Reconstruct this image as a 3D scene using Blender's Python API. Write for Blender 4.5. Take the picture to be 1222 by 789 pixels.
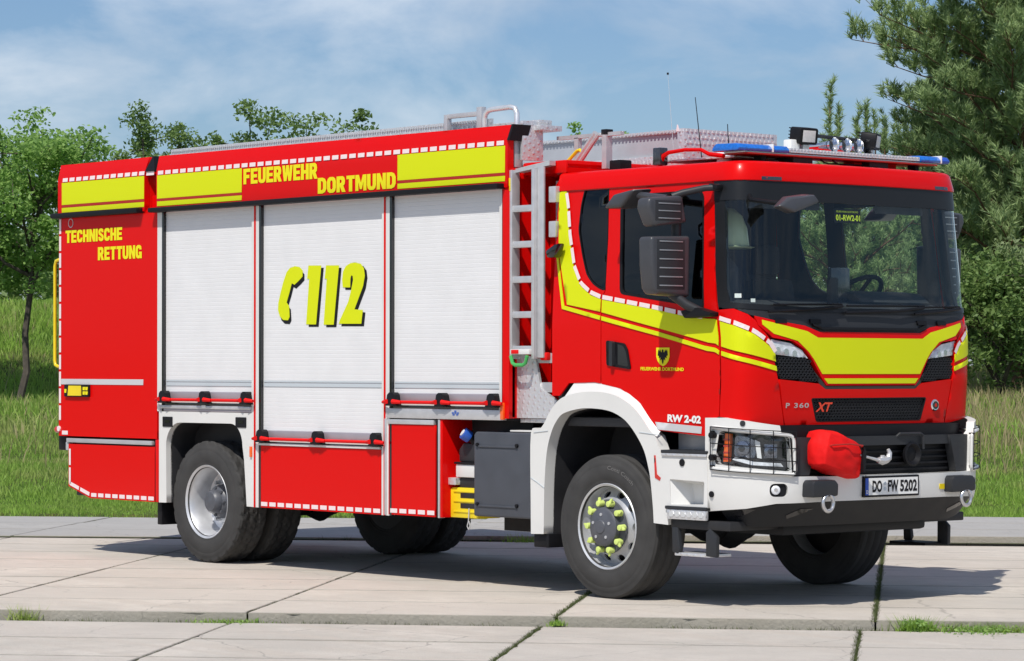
import bpy, bmesh, math, random, bisect
import numpy as np
from mathutils import Vector, Matrix, Euler
from mathutils.geometry import delaunay_2d_cdt
R = math.radians
random.seed(7)
for o in list(bpy.data.objects): bpy.data.objects.remove(o)
scene = bpy.context.scene
COL = scene.collection

# ------------------------------------------------------------ camera
cd = bpy.data.cameras.new('camera'); cam = bpy.data.objects.new('camera', cd); COL.objects.link(cam)
YAW = 2.4348
cam.location = (16.1334, -15.8978, 1.6892)
cam.rotation_euler = (Euler((math.pi/2, 0, YAW-math.pi/2)).to_matrix() @ Matrix.Rotation(0.00114, 3, 'Z')).to_euler()
cd.sensor_fit = 'HORIZONTAL'; cd.sensor_width = 36; cd.lens = 3562.74*36/1222
cd.shift_y = 43.72/1222; cd.clip_start = .1; cd.clip_end = 6000
scene.camera = cam

# ------------------------------------------------------------ sky, sun, exposure
SUN_DIR = Vector((-.36, .63, -1.0)).normalized()          # the way the light travels
SUN_EL = math.asin(-SUN_DIR.z); SUN_ROT = math.atan2(-SUN_DIR.x, -SUN_DIR.y)
world = bpy.data.worlds.new('World'); scene.world = world; world.use_nodes = True
wn = world.node_tree.nodes; wl = world.node_tree.links; wn.clear()
sky = wn.new('ShaderNodeTexSky'); sky.sky_type = 'NISHITA'; sky.sun_disc = False
sky.sun_elevation = SUN_EL; sky.sun_rotation = SUN_ROT; sky.air_density = 1.0; sky.dust_density = .6; sky.ozone_density = 2.5
wtc = wn.new('ShaderNodeTexCoord')
wmp = wn.new('ShaderNodeMapping'); wmp.inputs['Scale'].default_value = (1, 1, 2.0); wmp.inputs['Location'].default_value = (4.089, .724, 3.823)
wl.new(wtc.outputs['Generated'], wmp.inputs['Vector'])
cn = wn.new('ShaderNodeTexNoise'); cn.inputs['Scale'].default_value = 11; cn.inputs['Detail'].default_value = 9; cn.inputs['Roughness'].default_value = .55; cn.inputs['Distortion'].default_value = .25
wl.new(wmp.outputs['Vector'], cn.inputs['Vector'])
cr = wn.new('ShaderNodeValToRGB'); cr.color_ramp.elements[0].position = .43; cr.color_ramp.elements[1].position = .73
cr.color_ramp.elements[0].color = (0, 0, 0, 1); cr.color_ramp.elements[1].color = (.8, .8, .8, 1)
wl.new(cn.outputs['Fac'], cr.inputs['Fac'])
cn2 = wn.new('ShaderNodeTexNoise'); cn2.inputs['Scale'].default_value = 4.0; cn2.inputs['Detail'].default_value = 3
wl.new(wmp.outputs['Vector'], cn2.inputs['Vector'])
cc = wn.new('ShaderNodeValToRGB'); cc.color_ramp.elements[0].position = .35; cc.color_ramp.elements[1].position = .65
cc.color_ramp.elements[0].color = (2.6, 3.0, 3.6, 1); cc.color_ramp.elements[1].color = (6.4, 6.6, 6.8, 1)
wl.new(cn2.outputs['Fac'], cc.inputs['Fac'])
# clear air above a hazy summer horizon: the sky's own colour pulled a little to a deeper blue
tint = wn.new('ShaderNodeMix'); tint.data_type = 'RGBA'; tint.blend_type = 'MULTIPLY'; tint.inputs['Factor'].default_value = 1
tint.inputs['B'].default_value = (.385, .45, .545, 1)
wl.new(sky.outputs['Color'], tint.inputs['A'])
mx = wn.new('ShaderNodeMix'); mx.data_type = 'RGBA'
wl.new(cr.outputs['Color'], mx.inputs['Factor']); wl.new(tint.outputs['Result'], mx.inputs['A']); wl.new(cc.outputs['Color'], mx.inputs['B'])
bg = wn.new('ShaderNodeBackground'); bg.inputs['Strength'].default_value = .15
wl.new(mx.outputs['Result'], bg.inputs['Color'])
wo = wn.new('ShaderNodeOutputWorld'); wl.new(bg.outputs['Background'], wo.inputs['Surface'])
sd = bpy.data.lights.new('sun', 'SUN'); sd.energy = 3.5; sd.angle = R(.55); sd.color = (1, .95, .88)
sun = bpy.data.objects.new('sun', sd); COL.objects.link(sun); sun.location = (30, -40, 60)
sun.rotation_euler = SUN_DIR.to_track_quat('-Z', 'Y').to_euler()
vs = scene.view_settings; vs.view_transform = 'Standard'; vs.look = 'None'; vs.exposure = 0.22; vs.gamma = 1
scene.render.engine = 'CYCLES'

# ------------------------------------------------------------ materials
MATS = {}
def nt(name):
    m = bpy.data.materials.new(name); m.use_nodes = True; MATS[name] = m
    return m, m.node_tree.nodes, m.node_tree.links, m.node_tree.nodes['Principled BSDF']
def mat(name, col, rough=.5, metal=0., coat=0., spec=.5, noise=0., nscale=8., bump=0., bscale=60., coords='Object', emit=0.):
    m, n, l, b = nt(name)
    b.inputs['Base Color'].default_value = (*col, 1); b.inputs['Roughness'].default_value = rough; b.inputs['Metallic'].default_value = metal
    b.inputs['Coat Weight'].default_value = coat; b.inputs['Coat Roughness'].default_value = .06; b.inputs['Specular IOR Level'].default_value = spec
    if noise or bump: tc = n.new('ShaderNodeTexCoord')
    if noise:
        t = n.new('ShaderNodeTexNoise'); t.inputs['Scale'].default_value = nscale; t.inputs['Detail'].default_value = 6; l.new(tc.outputs[coords], t.inputs['Vector'])
        r = n.new('ShaderNodeMapRange'); r.inputs['From Min'].default_value = .3; r.inputs['From Max'].default_value = .7; r.inputs['To Min'].default_value = 1-noise; r.inputs['To Max'].default_value = 1+noise*.6
        l.new(t.outputs['Fac'], r.inputs['Value'])
        x = n.new('ShaderNodeMix'); x.data_type = 'RGBA'; x.blend_type = 'MULTIPLY'; x.inputs['Factor'].default_value = 1; x.inputs['A'].default_value = (*col, 1)
        cmb = n.new('ShaderNodeCombineColor'); [l.new(r.outputs['Result'], cmb.inputs[i]) for i in range(3)]
        l.new(cmb.outputs['Color'], x.inputs['B']); l.new(x.outputs['Result'], b.inputs['Base Color'])
        r2 = n.new('ShaderNodeMapRange'); r2.inputs['To Min'].default_value = max(rough-.12, .02); r2.inputs['To Max'].default_value = min(rough+.12, 1); l.new(t.outputs['Fac'], r2.inputs['Value']); l.new(r2.outputs['Result'], b.inputs['Roughness'])
    if bump:
        t = n.new('ShaderNodeTexNoise'); t.inputs['Scale'].default_value = bscale; t.inputs['Detail'].default_value = 4; l.new(tc.outputs[coords], t.inputs['Vector'])
        bp = n.new('ShaderNodeBump'); bp.inputs['Strength'].default_value = bump; bp.inputs['Distance'].default_value = .01; l.new(t.outputs['Fac'], bp.inputs['Height']); l.new(bp.outputs['Normal'], b.inputs['Normal'])
    if emit:
        b.inputs['Emission Color'].default_value = (*col, 1); b.inputs['Emission Strength'].default_value = emit
    return m
mat('red', (.66, .003, .0025), .26, coat=.07, spec=.12)
mat('red_matt', (.74, .008, .008), .7, spec=.2, noise=.08, nscale=9, bump=.1, bscale=30)
mat('red_line', (.42, .012, .006), .4)
mat('white', (.70, .695, .67), .35, coat=.2, noise=.04, nscale=3)
mat('shutter', (.72, .72, .72), .45, noise=.03, nscale=4)
mat('shutter_bar', (.42, .38, .41), .35, metal=.4, noise=.05)
mat('stripe_grey', (.50, .55, .58), .4)
mat('silver_tape', (.55, .55, .56), .4)
mat('fluo', (.64, .70, .003), .5, spec=.25)
mat('letter_yellow', (.80, .72, .01), .5, spec=.25)
mat('dash', (.82, .68, .68), .4)
mat('black', (.009, .009, .011), .5, spec=.2, noise=.1, nscale=12)
mat('black_gloss', (.008, .008, .010), .12, coat=.6)
mat('plastic_grey', (.026, .028, .032), .5, spec=.35, noise=.1, nscale=9, bump=.06, bscale=300)
mat('box_grey', (.060, .066, .080), .55, noise=.12, nscale=6, bump=.08, bscale=220)
mat('mirror_grey', (.052, .054, .062), .36, noise=.08, nscale=10)
mat('mirror_ridge', (.30, .31, .33), .3, metal=.3)
mat('alu', (.60, .60, .61), .42, metal=.5, noise=.08, nscale=14)
mat('alu_paint', (.46, .46, .47), .45, metal=.3, noise=.06, nscale=10)
mat('steel_bright', (.80, .81, .82), .3, metal=.6, noise=.05, nscale=14)
mat('rim_silver', (.62, .63, .65), .42, metal=.55, noise=.10, nscale=10)
mat('rim_grey', (.50, .51, .52), .40, metal=.5, noise=.12, nscale=10)
mat('tyre_letter', (.15, .145, .14), .8)
mat('apron_black', (.013, .014, .016), .55, spec=.3, noise=.15, nscale=8)
mat('hub', (.085, .09, .105), .42, noise=.2, nscale=16)
mat('chassis', (.018, .018, .02), .6, noise=.25, nscale=7)
mat('arch_liner', (.02, .02, .023), .7, noise=.3, nscale=5, bump=.1, bscale=60)
mat('rubber', (.050, .049, .048), .8, spec=.3, noise=.22, nscale=7, bump=.12, bscale=150)
mat('nut_yellow', (.62, .74, .20), .55)
mat('yellow', (.80, .62, .01), .45, coat=.2, noise=.05)
mat('orange_lens', (.85, .13, .01), .15, coat=.8)
mat('red_lens', (.55, .02, .01), .15, coat=.8)
mat('chrome', (.85, .86, .88), .08, metal=1.)
mat('chrome_dull', (.6, .6, .62), .3, metal=.9)
mat('lens_white', (.80, .82, .85), .2, metal=.0, noise=.25, nscale=28)
mat('lamp_dark', (.03, .033, .04), .15, coat=.8)
mat('lamp_chrome', (.26, .28, .33), .22, metal=.9, noise=.25, nscale=30)
mat('led_panel', (.58, .56, .55), .35, noise=.1, nscale=60)
mat('blue_lens', (.010, .15, .60), .2, coat=.3, noise=.25, nscale=40)
mat('blue_cap', (.02, .09, .42), .4)
mat('green_plastic', (.06, .42, .10), .45)
mat('plate_white', (.80, .80, .78), .4)
mat('plate_blue', (.02, .08, .45), .4)
mat('mesh_black', (.015, .015, .017), .45)
mat('xt_red', (.75, .06, .02), .35)
mat('seat', (.03, .032, .038), .85, noise=.2, nscale=20)
mat('dash_board', (.030, .032, .035), .65, noise=.1)
mat('interior', (.045, .047, .052), .8, noise=.15)
mat('interior_light', (.16, .165, .175), .8, noise=.1)
mat('sign_letters', (.62, .78, .03), .5)
mat('hivis', (.55, .62, .05), .7)
mat('helmet', (.42, .50, .33), .35, coat=.3)
mat('frit', (.012, .013, .015), .4, spec=.3)
def glass(name, tint, mixmin=.06):
    m, n, l, b = nt(name); n.remove(b); out = n['Material Output']
    tr = n.new('ShaderNodeBsdfTransparent'); tr.inputs['Color'].default_value = (*tint, 1)
    gl = n.new('ShaderNodeBsdfGlossy'); gl.inputs['Roughness'].default_value = .015; gl.inputs['Color'].default_value = (.9, .93, .95, 1)
    g = n.new('ShaderNodeNewGeometry'); dt = n.new('ShaderNodeVectorMath'); dt.operation = 'DOT_PRODUCT'; l.new(g.outputs['Normal'], dt.inputs[0]); l.new(g.outputs['Incoming'], dt.inputs[1])
    def mth(op, x, y=None):
        q = n.new('ShaderNodeMath'); q.operation = op
        for i, v in enumerate((x, y)):
            if v is None: continue
            if isinstance(v, (int, float)): q.inputs[i].default_value = v
            else: l.new(v, q.inputs[i])
        return q.outputs[0]
    sch = mth('ADD', mth('MULTIPLY', mth('POWER', mth('SUBTRACT', 1, mth('ABSOLUTE', dt.outputs['Value'])), 5), .95), .045)
    mxs = n.new('ShaderNodeMixShader'); l.new(sch, mxs.inputs['Fac']); l.new(tr.outputs['BSDF'], mxs.inputs[1]); l.new(gl.outputs['BSDF'], mxs.inputs[2]); l.new(mxs.outputs['Shader'], out.inputs['Surface'])
    return m
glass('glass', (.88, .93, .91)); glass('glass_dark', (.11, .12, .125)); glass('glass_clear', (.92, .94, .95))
def treadplate():
    m, n, l, b = nt('treadplate')
    b.inputs['Base Color'].default_value = (.66, .66, .67, 1); b.inputs['Metallic'].default_value = .5; b.inputs['Roughness'].default_value = .4
    tc = n.new('ShaderNodeTexCoord'); mp = n.new('ShaderNodeMapping'); mp.inputs['Rotation'].default_value = (.6, .5, .78); l.new(tc.outputs['Object'], mp.inputs['Vector'])
    v = n.new('ShaderNodeTexVoronoi'); v.inputs['Scale'].default_value = 26; v.inputs['Randomness'].default_value = .12; l.new(mp.outputs['Vector'], v.inputs['Vector'])
    r = n.new('ShaderNodeMapRange'); r.inputs['From Min'].default_value = .18; r.inputs['From Max'].default_value = .42; r.inputs['To Min'].default_value = 1; r.inputs['To Max'].default_value = 0; l.new(v.outputs['Distance'], r.inputs['Value'])
    bp = n.new('ShaderNodeBump'); bp.inputs['Strength'].default_value = .55; bp.inputs['Distance'].default_value = .006; l.new(r.outputs['Result'], bp.inputs['Height']); l.new(bp.outputs['Normal'], b.inputs['Normal'])
    return m
treadplate()
mat('panel_grey', (.36, .38, .41), .5, noise=.06, nscale=8)

# ------------------------------------------------------------ mesh helpers
def finish(o, name, m, parent):
    o.name = name
    if m: o.data.materials.append(MATS[m])
    if parent is not None: o.parent = parent
    COL.objects.link(o); return o
def mesh_obj(name, verts, faces, m, parent=None, smooth=None, bevel=0., weld=False, seg=2):
    me = bpy.data.meshes.new(name); me.from_pydata([tuple(v) for v in verts], [], faces)
    if bevel or weld:
        bm = bmesh.new(); bm.from_mesh(me); bmesh.ops.remove_doubles(bm, verts=bm.verts, dist=1e-5)
        bmesh.ops.recalc_face_normals(bm, faces=bm.faces)
        if bevel:
            es = [e for e in bm.edges if len(e.link_faces) == 2 and e.calc_face_angle(0) > R(35)]
            bmesh.ops.bevel(bm, geom=es, offset=bevel, segments=seg, profile=.6, affect='EDGES', clamp_overlap=True)
        bm.to_mesh(me); bm.free()
    if smooth:
        me.shade_smooth(); me.set_sharp_from_angle(angle=R(smooth))
    return finish(bpy.data.objects.new(name, me), name, m, parent)
class MB:
    def __init__(s): s.v = []; s.f = []
    def add(s, vs, fs):
        k = len(s.v); s.v += [tuple(v) for v in vs]; s.f += [tuple(k+i for i in f) for f in fs]; return s
    def box(s, x0, x1, y0, y1, z0, z1):
        return s.add([(x, y, z) for x in (x0, x1) for y in (y0, y1) for z in (z0, z1)],
                     [(0, 1, 3, 2), (4, 6, 7, 5), (0, 4, 5, 1), (2, 3, 7, 6), (0, 2, 6, 4), (1, 5, 7, 3)])
    def hexa(s, a, b):          # two quads joined
        n = len(a)
        return s.add(list(a)+list(b), [tuple(range(n))[::-1], tuple(range(n, 2*n))]+[(i, (i+1) % n, n+(i+1) % n, n+i) for i in range(n)])
    def prism(s, poly, axis, a, b):      # poly in the other two axes
        def P(u, w, c): return {'x': (c, u, w), 'y': (u, c, w), 'z': (u, w, c)}[axis]
        return s.hexa([P(u, w, a) for u, w in poly], [P(u, w, b) for u, w in poly])
    def tube(s, path, r, n=10, caps=True, closed=False):
        P = [Vector(q) for q in path]; N = len(P); rr = r if isinstance(r, (list, tuple)) else [r]*N
        up = None; rings = []
        for i, q in enumerate(P):
            if closed: d = P[(i+1) % N]-P[i-1]
            else: d = P[min(i+1, N-1)]-P[max(i-1, 0)]
            d.normalize()
            if up is None: up = d.orthogonal()
            up = (up-d*up.dot(d)).normalized(); w = d.cross(up)
            rings.append([q+(up*math.cos(2*math.pi*k/n)+w*math.sin(2*math.pi*k/n))*rr[i] for k in range(n)])
        vs = [v for g in rings for v in g]; fs = []
        for i in range(N if closed else N-1):
            j = (i+1) % N
            for k in range(n): fs.append((i*n+k, i*n+(k+1) % n, j*n+(k+1) % n, j*n+k))
        if caps and not closed: fs += [tuple(range(n))[::-1], tuple((N-1)*n+k for k in range(n))]
        return s.add(vs, fs)
    def cyl(s, p, q, r, r2=None, n=16): return s.tube([p, q], [r, r if r2 is None else r2], n)
    def lathe(s, prof, c=(0, 0, 0), axis='y', n=48, close=False):       # prof: (along axis, radius)
        vs = []; fs = []; m = len(prof)
        for i in range(n):
            a = 2*math.pi*i/n
            for h, r in prof:
                u, w = r*math.cos(a), r*math.sin(a)
                q = {'y': (u, h, w), 'x': (h, u, w), 'z': (u, w, h)}[axis]; vs.append((q[0]+c[0], q[1]+c[1], q[2]+c[2]))
        for i in range(n):
            j = (i+1) % n
            for k in range(m-1+(1 if close else 0)):
                fs.append((i*m+k, i*m+(k+1) % m, j*m+(k+1) % m, j*m+k))
        return s.add(vs, fs)
    def build(s, name, m, parent=None, smooth=40, bevel=0., weld=True, seg=2): return mesh_obj(name, s.v, s.f, m, parent, smooth, bevel, weld, seg)
def bx(name, m, parent, x0, x1, y0, y1, z0, z1, bevel=.006): return MB().box(x0, x1, y0, y1, z0, z1).build(name, m, parent, bevel=bevel)
def empty(name, loc=(0, 0, 0), parent=None, label=None, cat=None, group=None):
    o = bpy.data.objects.new(name, None); o.location = loc; o.empty_display_size = .3; COL.objects.link(o)
    if parent is not None: o.parent = parent
    return tag(o, label, cat, group)
def tag(o, label=None, cat=None, group=None, kind=None):
    for k, v in (('label', label), ('category', cat), ('group', group), ('kind', kind)):
        if v: o[k] = v
    return o
def pip(x, y, P):
    c = False; j = len(P)-1
    for i in range(len(P)):
        if (P[i][1] > y) != (P[j][1] > y) and x < (P[j][0]-P[i][0])*(y-P[i][1])/(P[j][1]-P[i][1])+P[i][0]: c = not c
        j = i
    return c
def rnd(P, r=.03, n=4):         # round the corners of a polygon
    o = []
    for i in range(len(P)):
        a, b, c = Vector(P[i-1]), Vector(P[i]), Vector(P[(i+1) % len(P)])
        u, w = a-b, c-b; d = min(r, u.length*.45, w.length*.45); u.normalize(); w.normalize()
        p0, p1 = b+u*d, b+w*d
        for k in range(n+1):
            t = k/n; q = p0*(1-t)**2+b*2*t*(1-t)+p1*t*t; o.append((q.x, q.y))
    return o
def dens(P, step):
    o = []
    for i in range(len(P)):
        a, b = P[i], P[(i+1) % len(P)]; n = max(1, int(math.ceil(math.dist(a, b)/step)))
        o += [(a[0]+(b[0]-a[0])*k/n, a[1]+(b[1]-a[1])*k/n) for k in range(n)]
    return o
def patch(name, outline, m, parent, fn, off=0., th=.02, holes=(), step=.08, smooth=True):
    loops = [dens(outline, step)]+[dens(h, step) for h in holes]
    vs = []; es = []
    for L in loops:
        k = len(vs); vs += L; es += [(k+i, k+(i+1) % len(L)) for i in range(len(L))]
    nb = len(vs)
    xs = [q[0] for q in outline]; zs = [q[1] for q in outline]
    x = min(xs)+step/2
    while x < max(xs):
        z = min(zs)+step/2
        while z < max(zs):
            if pip(x, z, outline) and not any(pip(x, z, h) for h in holes) and min((x-q[0])**2+(z-q[1])**2 for q in vs[:nb]) > (.45*step)**2: vs.append((x, z))
            z += step
        x += step
    V, E, F = delaunay_2d_cdt([Vector(v) for v in vs], es, [], 0, 1e-6)[:3]
    tris = []
    for f in F:
        cx = sum(V[i].x for i in f)/3; cz = sum(V[i].y for i in f)/3
        if pip(cx, cz, loops[0]) and not any(pip(cx, cz, h) for h in loops[1:]):
            a, b, c = [V[i] for i in f]
            if (b-a).cross(c-a) < 0: f = f[::-1]
            tris.append(tuple(f))
    P = [fn(v.x, v.y, off) for v in V]; faces = list(tris)
    if th:
        cnt = {}
        for f in tris:
            for i in range(3):
                e = (f[i], f[(i+1) % 3]); k = tuple(sorted(e)); cnt.setdefault(k, []).append(e)
        dup = {}
        def D(i, o, key):
            if (i, key) not in dup: dup[(i, key)] = len(P); P.append(fn(V[i].x, V[i].y, o))
            return dup[(i, key)]
        for k, l in cnt.items():
            if len(l) == 1:
                a, b = l[0]; faces.append((D(b, off, 0), D(a, off, 0), D(a, off-th, 1), D(b, off-th, 1)))
    used = sorted({i for f in faces for i in f}); mp = {u: i for i, u in enumerate(used)}
    me = bpy.data.meshes.new(name); me.from_pydata([P[u] for u in used], [], [tuple(mp[i] for i in f) for f in faces])
    if smooth: me.shade_smooth()
    return finish(bpy.data.objects.new(name, me), name, m, parent)
def text_mesh(s, bold=.02, space=1.0):
    cu = bpy.data.curves.new('txt', 'FONT'); cu.body = s; cu.offset = bold; cu.space_character = space; cu.resolution_u = 3; cu.fill_mode = 'FRONT'
    o = bpy.data.objects.new('txt', cu); COL.objects.link(o); dg = bpy.context.evaluated_depsgraph_get(); dg.update()
    me = bpy.data.meshes.new_from_object(o.evaluated_get(dg)); bpy.data.objects.remove(o); bpy.data.curves.remove(cu)
    V = [(v.co.x, v.co.y) for v in me.vertices]; F = [tuple(p.vertices) for p in me.polygons]; bpy.data.meshes.remove(me)
    x0 = min(v[0] for v in V); x1 = max(v[0] for v in V); y0 = min(v[1] for v in V); y1 = max(v[1] for v in V)
    return [((a-x0)/(x1-x0), (b-y0)/(y1-y0)) for a, b in V], F
def text(name, s, m, parent, fn, u0, v0, u1, v1, off=.004, bold=.02, shear=0., slope=0., space=1.0):
    V, F = text_mesh(s, bold, space)
    P = [fn(u0+(u1-u0)*a+shear*b*(v1-v0), v0+(v1-v0)*b+slope*a, off) for a, b in V]
    return mesh_obj(name, P, F, m, parent)
GLYPH = {
 'F': ([(0,0),(.24,0),(.24,.38),(.5,.38),(.5,.6),(.24,.6),(.24,.78),(.58,.78),(.58,1),(0,1)],),
 'E': ([(0,0),(.58,0),(.58,.22),(.24,.22),(.24,.39),(.53,.39),(.53,.6),(.24,.6),(.24,.78),(.58,.78),(.58,1),(0,1)],),
 'U': ([(0,1),(0,.3),(.06,.1),(.2,0),(.44,0),(.58,.1),(.64,.3),(.64,1),(.4,1),(.4,.3),(.36,.22),(.28,.22),(.24,.3),(.24,1)],),
 'R': ([(0,0),(.24,0),(.24,.36),(.40,0),(.66,0),(.50,.40),(.6,.5),(.62,.7),(.58,.9),(.46,1),(0,1)],[(.24,.57),(.35,.59),(.38,.68),(.35,.77),(.24,.79)]),
 'W': ([(0,1),(.13,0),(.35,0),(.43,.42),(.51,0),(.73,0),(.86,1),(.63,1),(.585,.5),(.54,1),(.32,1),(.275,.5),(.23,1)],),
 'H': ([(0,0),(.24,0),(.24,.38),(.4,.38),(.4,0),(.64,0),(.64,1),(.4,1),(.4,.6),(.24,.6),(.24,1),(0,1)],),
 'D': ([(0,0),(.36,0),(.54,.08),(.64,.28),(.64,.72),(.54,.92),(.36,1),(0,1)],[(.24,.22),(.33,.22),(.39,.32),(.39,.68),(.33,.78),(.24,.78)]),
 'O': ([(.2,0),(.46,0),(.6,.1),(.66,.3),(.66,.7),(.6,.9),(.46,1),(.2,1),(.06,.9),(0,.7),(0,.3),(.06,.1)],[(.28,.22),(.38,.22),(.42,.32),(.42,.68),(.38,.78),(.28,.78),(.24,.68),(.24,.32)]),
 'T': ([(.2,0),(.44,0),(.44,.78),(.62,.78),(.62,1),(.02,1),(.02,.78),(.2,.78)],),
 'M': ([(0,0),(.22,0),(.22,.55),(.33,.1),(.47,.1),(.58,.55),(.58,0),(.80,0),(.80,1),(.54,1),(.40,.5),(.26,1),(0,1)],),
 'N': ([(0,0),(.23,0),(.23,.5),(.42,0),(.65,0),(.65,1),(.42,1),(.42,.5),(.23,1),(0,1)],),
 'C': ([(.2,0),(.44,0),(.58,.1),(.62,.36),(.40,.36),(.38,.26),(.3,.22),(.24,.32),(.24,.68),(.3,.78),(.38,.74),(.40,.64),(.62,.64),(.58,.9),(.44,1),(.2,1),(.06,.9),(0,.7),(0,.3),(.06,.1)],),
 'I': ([(0,0),(.24,0),(.24,1),(0,1)],),
 'S': ([(.02,.34),(.06,.1),(.2,0),(.42,0),(.56,.1),(.6,.3),(.55,.46),(.42,.56),(.28,.64),(.24,.72),(.28,.8),(.34,.78),(.36,.68),(.58,.68),(.54,.9),(.42,1),(.2,1),(.06,.9),(.01,.72),(.06,.54),(.2,.45),(.33,.37),(.37,.29),(.33,.21),(.27,.22),(.24,.34)],),
 'G': ([(.2,0),(.40,0),(.46,.06),(.48,0),(.64,0),(.64,.5),(.34,.5),(.34,.32),(.40,.32),(.38,.24),(.3,.22),(.24,.32),(.24,.68),(.3,.78),(.38,.74),(.40,.66),(.62,.66),(.58,.9),(.44,1),(.2,1),(.06,.9),(0,.7),(0,.3),(.06,.1)],)}
def block_text(s, m, parent, fn, u0, v0, u1, v1, off=.004):      # heavy block capitals
    w = []; x = 0.
    for ch in s: g = GLYPH[ch]; w.append(x); x += max(q[0] for q in g[0])+.045
    tot = x-.045; V = []; F = []
    for ch, x0 in zip(s, w):
        g = GLYPH[ch]; vs = []; es = []
        for L in g: k = len(vs); vs += L; es += [(k+i, k+(i+1) % len(L)) for i in range(len(L))]
        P, _, T_ = delaunay_2d_cdt([Vector(q) for q in vs], es, [], 0, 1e-6)[:3]; k = len(V)
        V += [fn(u0+(u1-u0)*(q.x+x0)/tot, v0+(v1-v0)*q.y, off) for q in P]
        for f in T_:
            cx = sum(P[i].x for i in f)/3; cy = sum(P[i].y for i in f)/3
            if pip(cx, cy, g[0]) and not any(pip(cx, cy, h) for h in g[1:]): F.append(tuple(k+i for i in f))
    return mesh_obj('lettering', V, F, m, parent)
def side(x, z, off=0.):         # right flank of the rescue body, top edge leaning in
    return (x, -1.25-off+max(0, z-3.40)*.30, z)
def spline(P, n=6):             # smooth open curve through points
    o = []; Q = [P[0]]+list(P)+[P[-1]]
    for i in range(1, len(Q)-2):
        p0, p1, p2, p3 = Q[i-1:i+3]
        for k in range(n):
            t = k/n; o.append(tuple(.5*(2*p1[j]+(p2[j]-p0[j])*t+(2*p0[j]-5*p1[j]+4*p2[j]-p3[j])*t*t+(3*p1[j]-p0[j]-3*p2[j]+p3[j])*t**3) for j in (0, 1)))
    return o+[tuple(P[-1])]
def front_plane(X): return lambda y, z, off=0.: (X+off, y, z)
def rect(x0, z0, x1, z1): return [(x0, z0), (x1, z0), (x1, z1), (x0, z1)]
# ============================================================ THE FIRE TRUCK: front axle at x=0, nose to +x, near flank at y=-1.25
T = empty('fire_truck', (0, 0, 0), None, 'red fire brigade rescue truck with white roller shutters and yellow bands on concrete slabs', 'fire truck')
XR, XF_ = -7.43, -1.06
# ---- core of the rescue body
b = MB()
b.box(-7.38, -6.0, -1.21, 1.33, 1.06, 3.44); b.box(-5.99, -1.10, -1.19, 1.33, 1.31, 3.20)
b.build('body_core', 'red', T, bevel=.01)
bx('body_floor', 'chassis', T, -7.2, -1.12, -.95, .95, .98, 1.30)
bx('rear_roof', 'alu_paint', T, -7.36, -6.0, -1.17, 1.17, 3.442, 3.50, .01)
bx('roof_deck', 'treadplate', T, -5.98, -1.10, -1.12, 1.12, 3.202, 3.225, .004)
bx('fascia_back', 'alu_paint', T, -5.82, -1.07, -1.185, -1.10, 3.205, 3.515, .006); bx('far_fascia', 'red', T, -5.82, -1.06, 1.12, 1.34, 3.05, 3.52, .01)
# ---- rear module
rp = patch('rear_side_panel', rect(-7.43, 1.055, -5.815, 3.07), 'red', T, side, 0, .05)
rf = patch('rear_fascia', [(-7.43, 3.062), (-6.0, 3.062), (-6.0, 3.41), (-5.985, 3.54), (-7.445, 3.54), (-7.43, 3.40)], 'red', T, side, .012, .05)
patch('yellow_block', rect(-7.36, 3.17, -6.005, 3.372), 'fluo', rf, side, .015, .002)
patch('yellow_strip', rect(-7.36, 3.10, -6.005, 3.143), 'fluo', rf, side, .015, .002)
patch('dark_red_line', rect(-7.36, 3.146, -6.005, 3.167), 'red_line', rf, side, .0145, .002)
def dashes(name, parent, pts, ln, gap, h, fn=side, off=.004, m='dash'):
    """reflective tape blocks along a polyline"""
    cum = [0.]
    for p, q in zip(pts, pts[1:]): cum.append(cum[-1]+math.dist(p, q))
    def at(s):
        k = max(0, min(bisect.bisect(cum, s)-1, len(pts)-2)); t = (s-cum[k])/(cum[k+1]-cum[k]); p, q = pts[k], pts[k+1]; L = cum[k+1]-cum[k]
        return (p[0]+(q[0]-p[0])*t, p[1]+(q[1]-p[1])*t), (-(q[1]-p[1])/L, (q[0]-p[0])/L)
    v = MB(); n = max(1, int((cum[-1]+gap)/(ln+gap))); pitch = (cum[-1]+gap)/n; kk = 3
    for i in range(n):
        P = []
        for w in (-h/2, h/2):
            for k in range(kk+1):
                (u, z), nr = at(min(i*pitch+(pitch-gap)*k/kk, cum[-1]-1e-6)); P.append(fn(u+nr[0]*w, z+nr[1]*w, off))
        v.add(P, [(k, k+1, kk+2+k, kk+1+k) for k in range(kk)])
    return tag(mesh_obj(name, v.v, v.f, m, parent), kind='stuff')
dashes('reflective_dashes', rf, [(-7.345, 3.397), (-6.0, 3.397)], .083, .03, .034, off=.016)
dashes('reflective_dashes', rp, [(-7.405, 1.20), (-7.405, 3.04)], .128, .022, .034)
dashes('reflective_dashes', rp, [(-7.37, 1.085), (-7.27, 1.085)], .09, .022, .036)
patch('silver_tape', rect(-7.39, 1.527, -6.03, 1.577), 'silver_tape', rp, side, .004, .002)
g = MB().box(-7.46, -6.03, -1.33, -1.24, 3.046, 3.092).build('rain_gutter', 'black', T, bevel=.012)
lm = patch('marker_lamp', rnd(rect(-7.305, 1.415, -6.895, 1.525), .012), 'black', T, side, .022, .03)
patch('amber_lens', [(-7.235, 1.425), (-7.005, 1.425), (-7.02, 1.516), (-7.22, 1.516)], 'yellow', lm, side, .03, .012)
for (x, z) in ((-6.985, 1.435), (-6.94, 1.435), (-6.985, 1.475), (-6.94, 1.475)): patch('lamp_led', rect(x, z, x+.035, z+.03), 'letter_yellow', lm, side, .026, .004)
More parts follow.
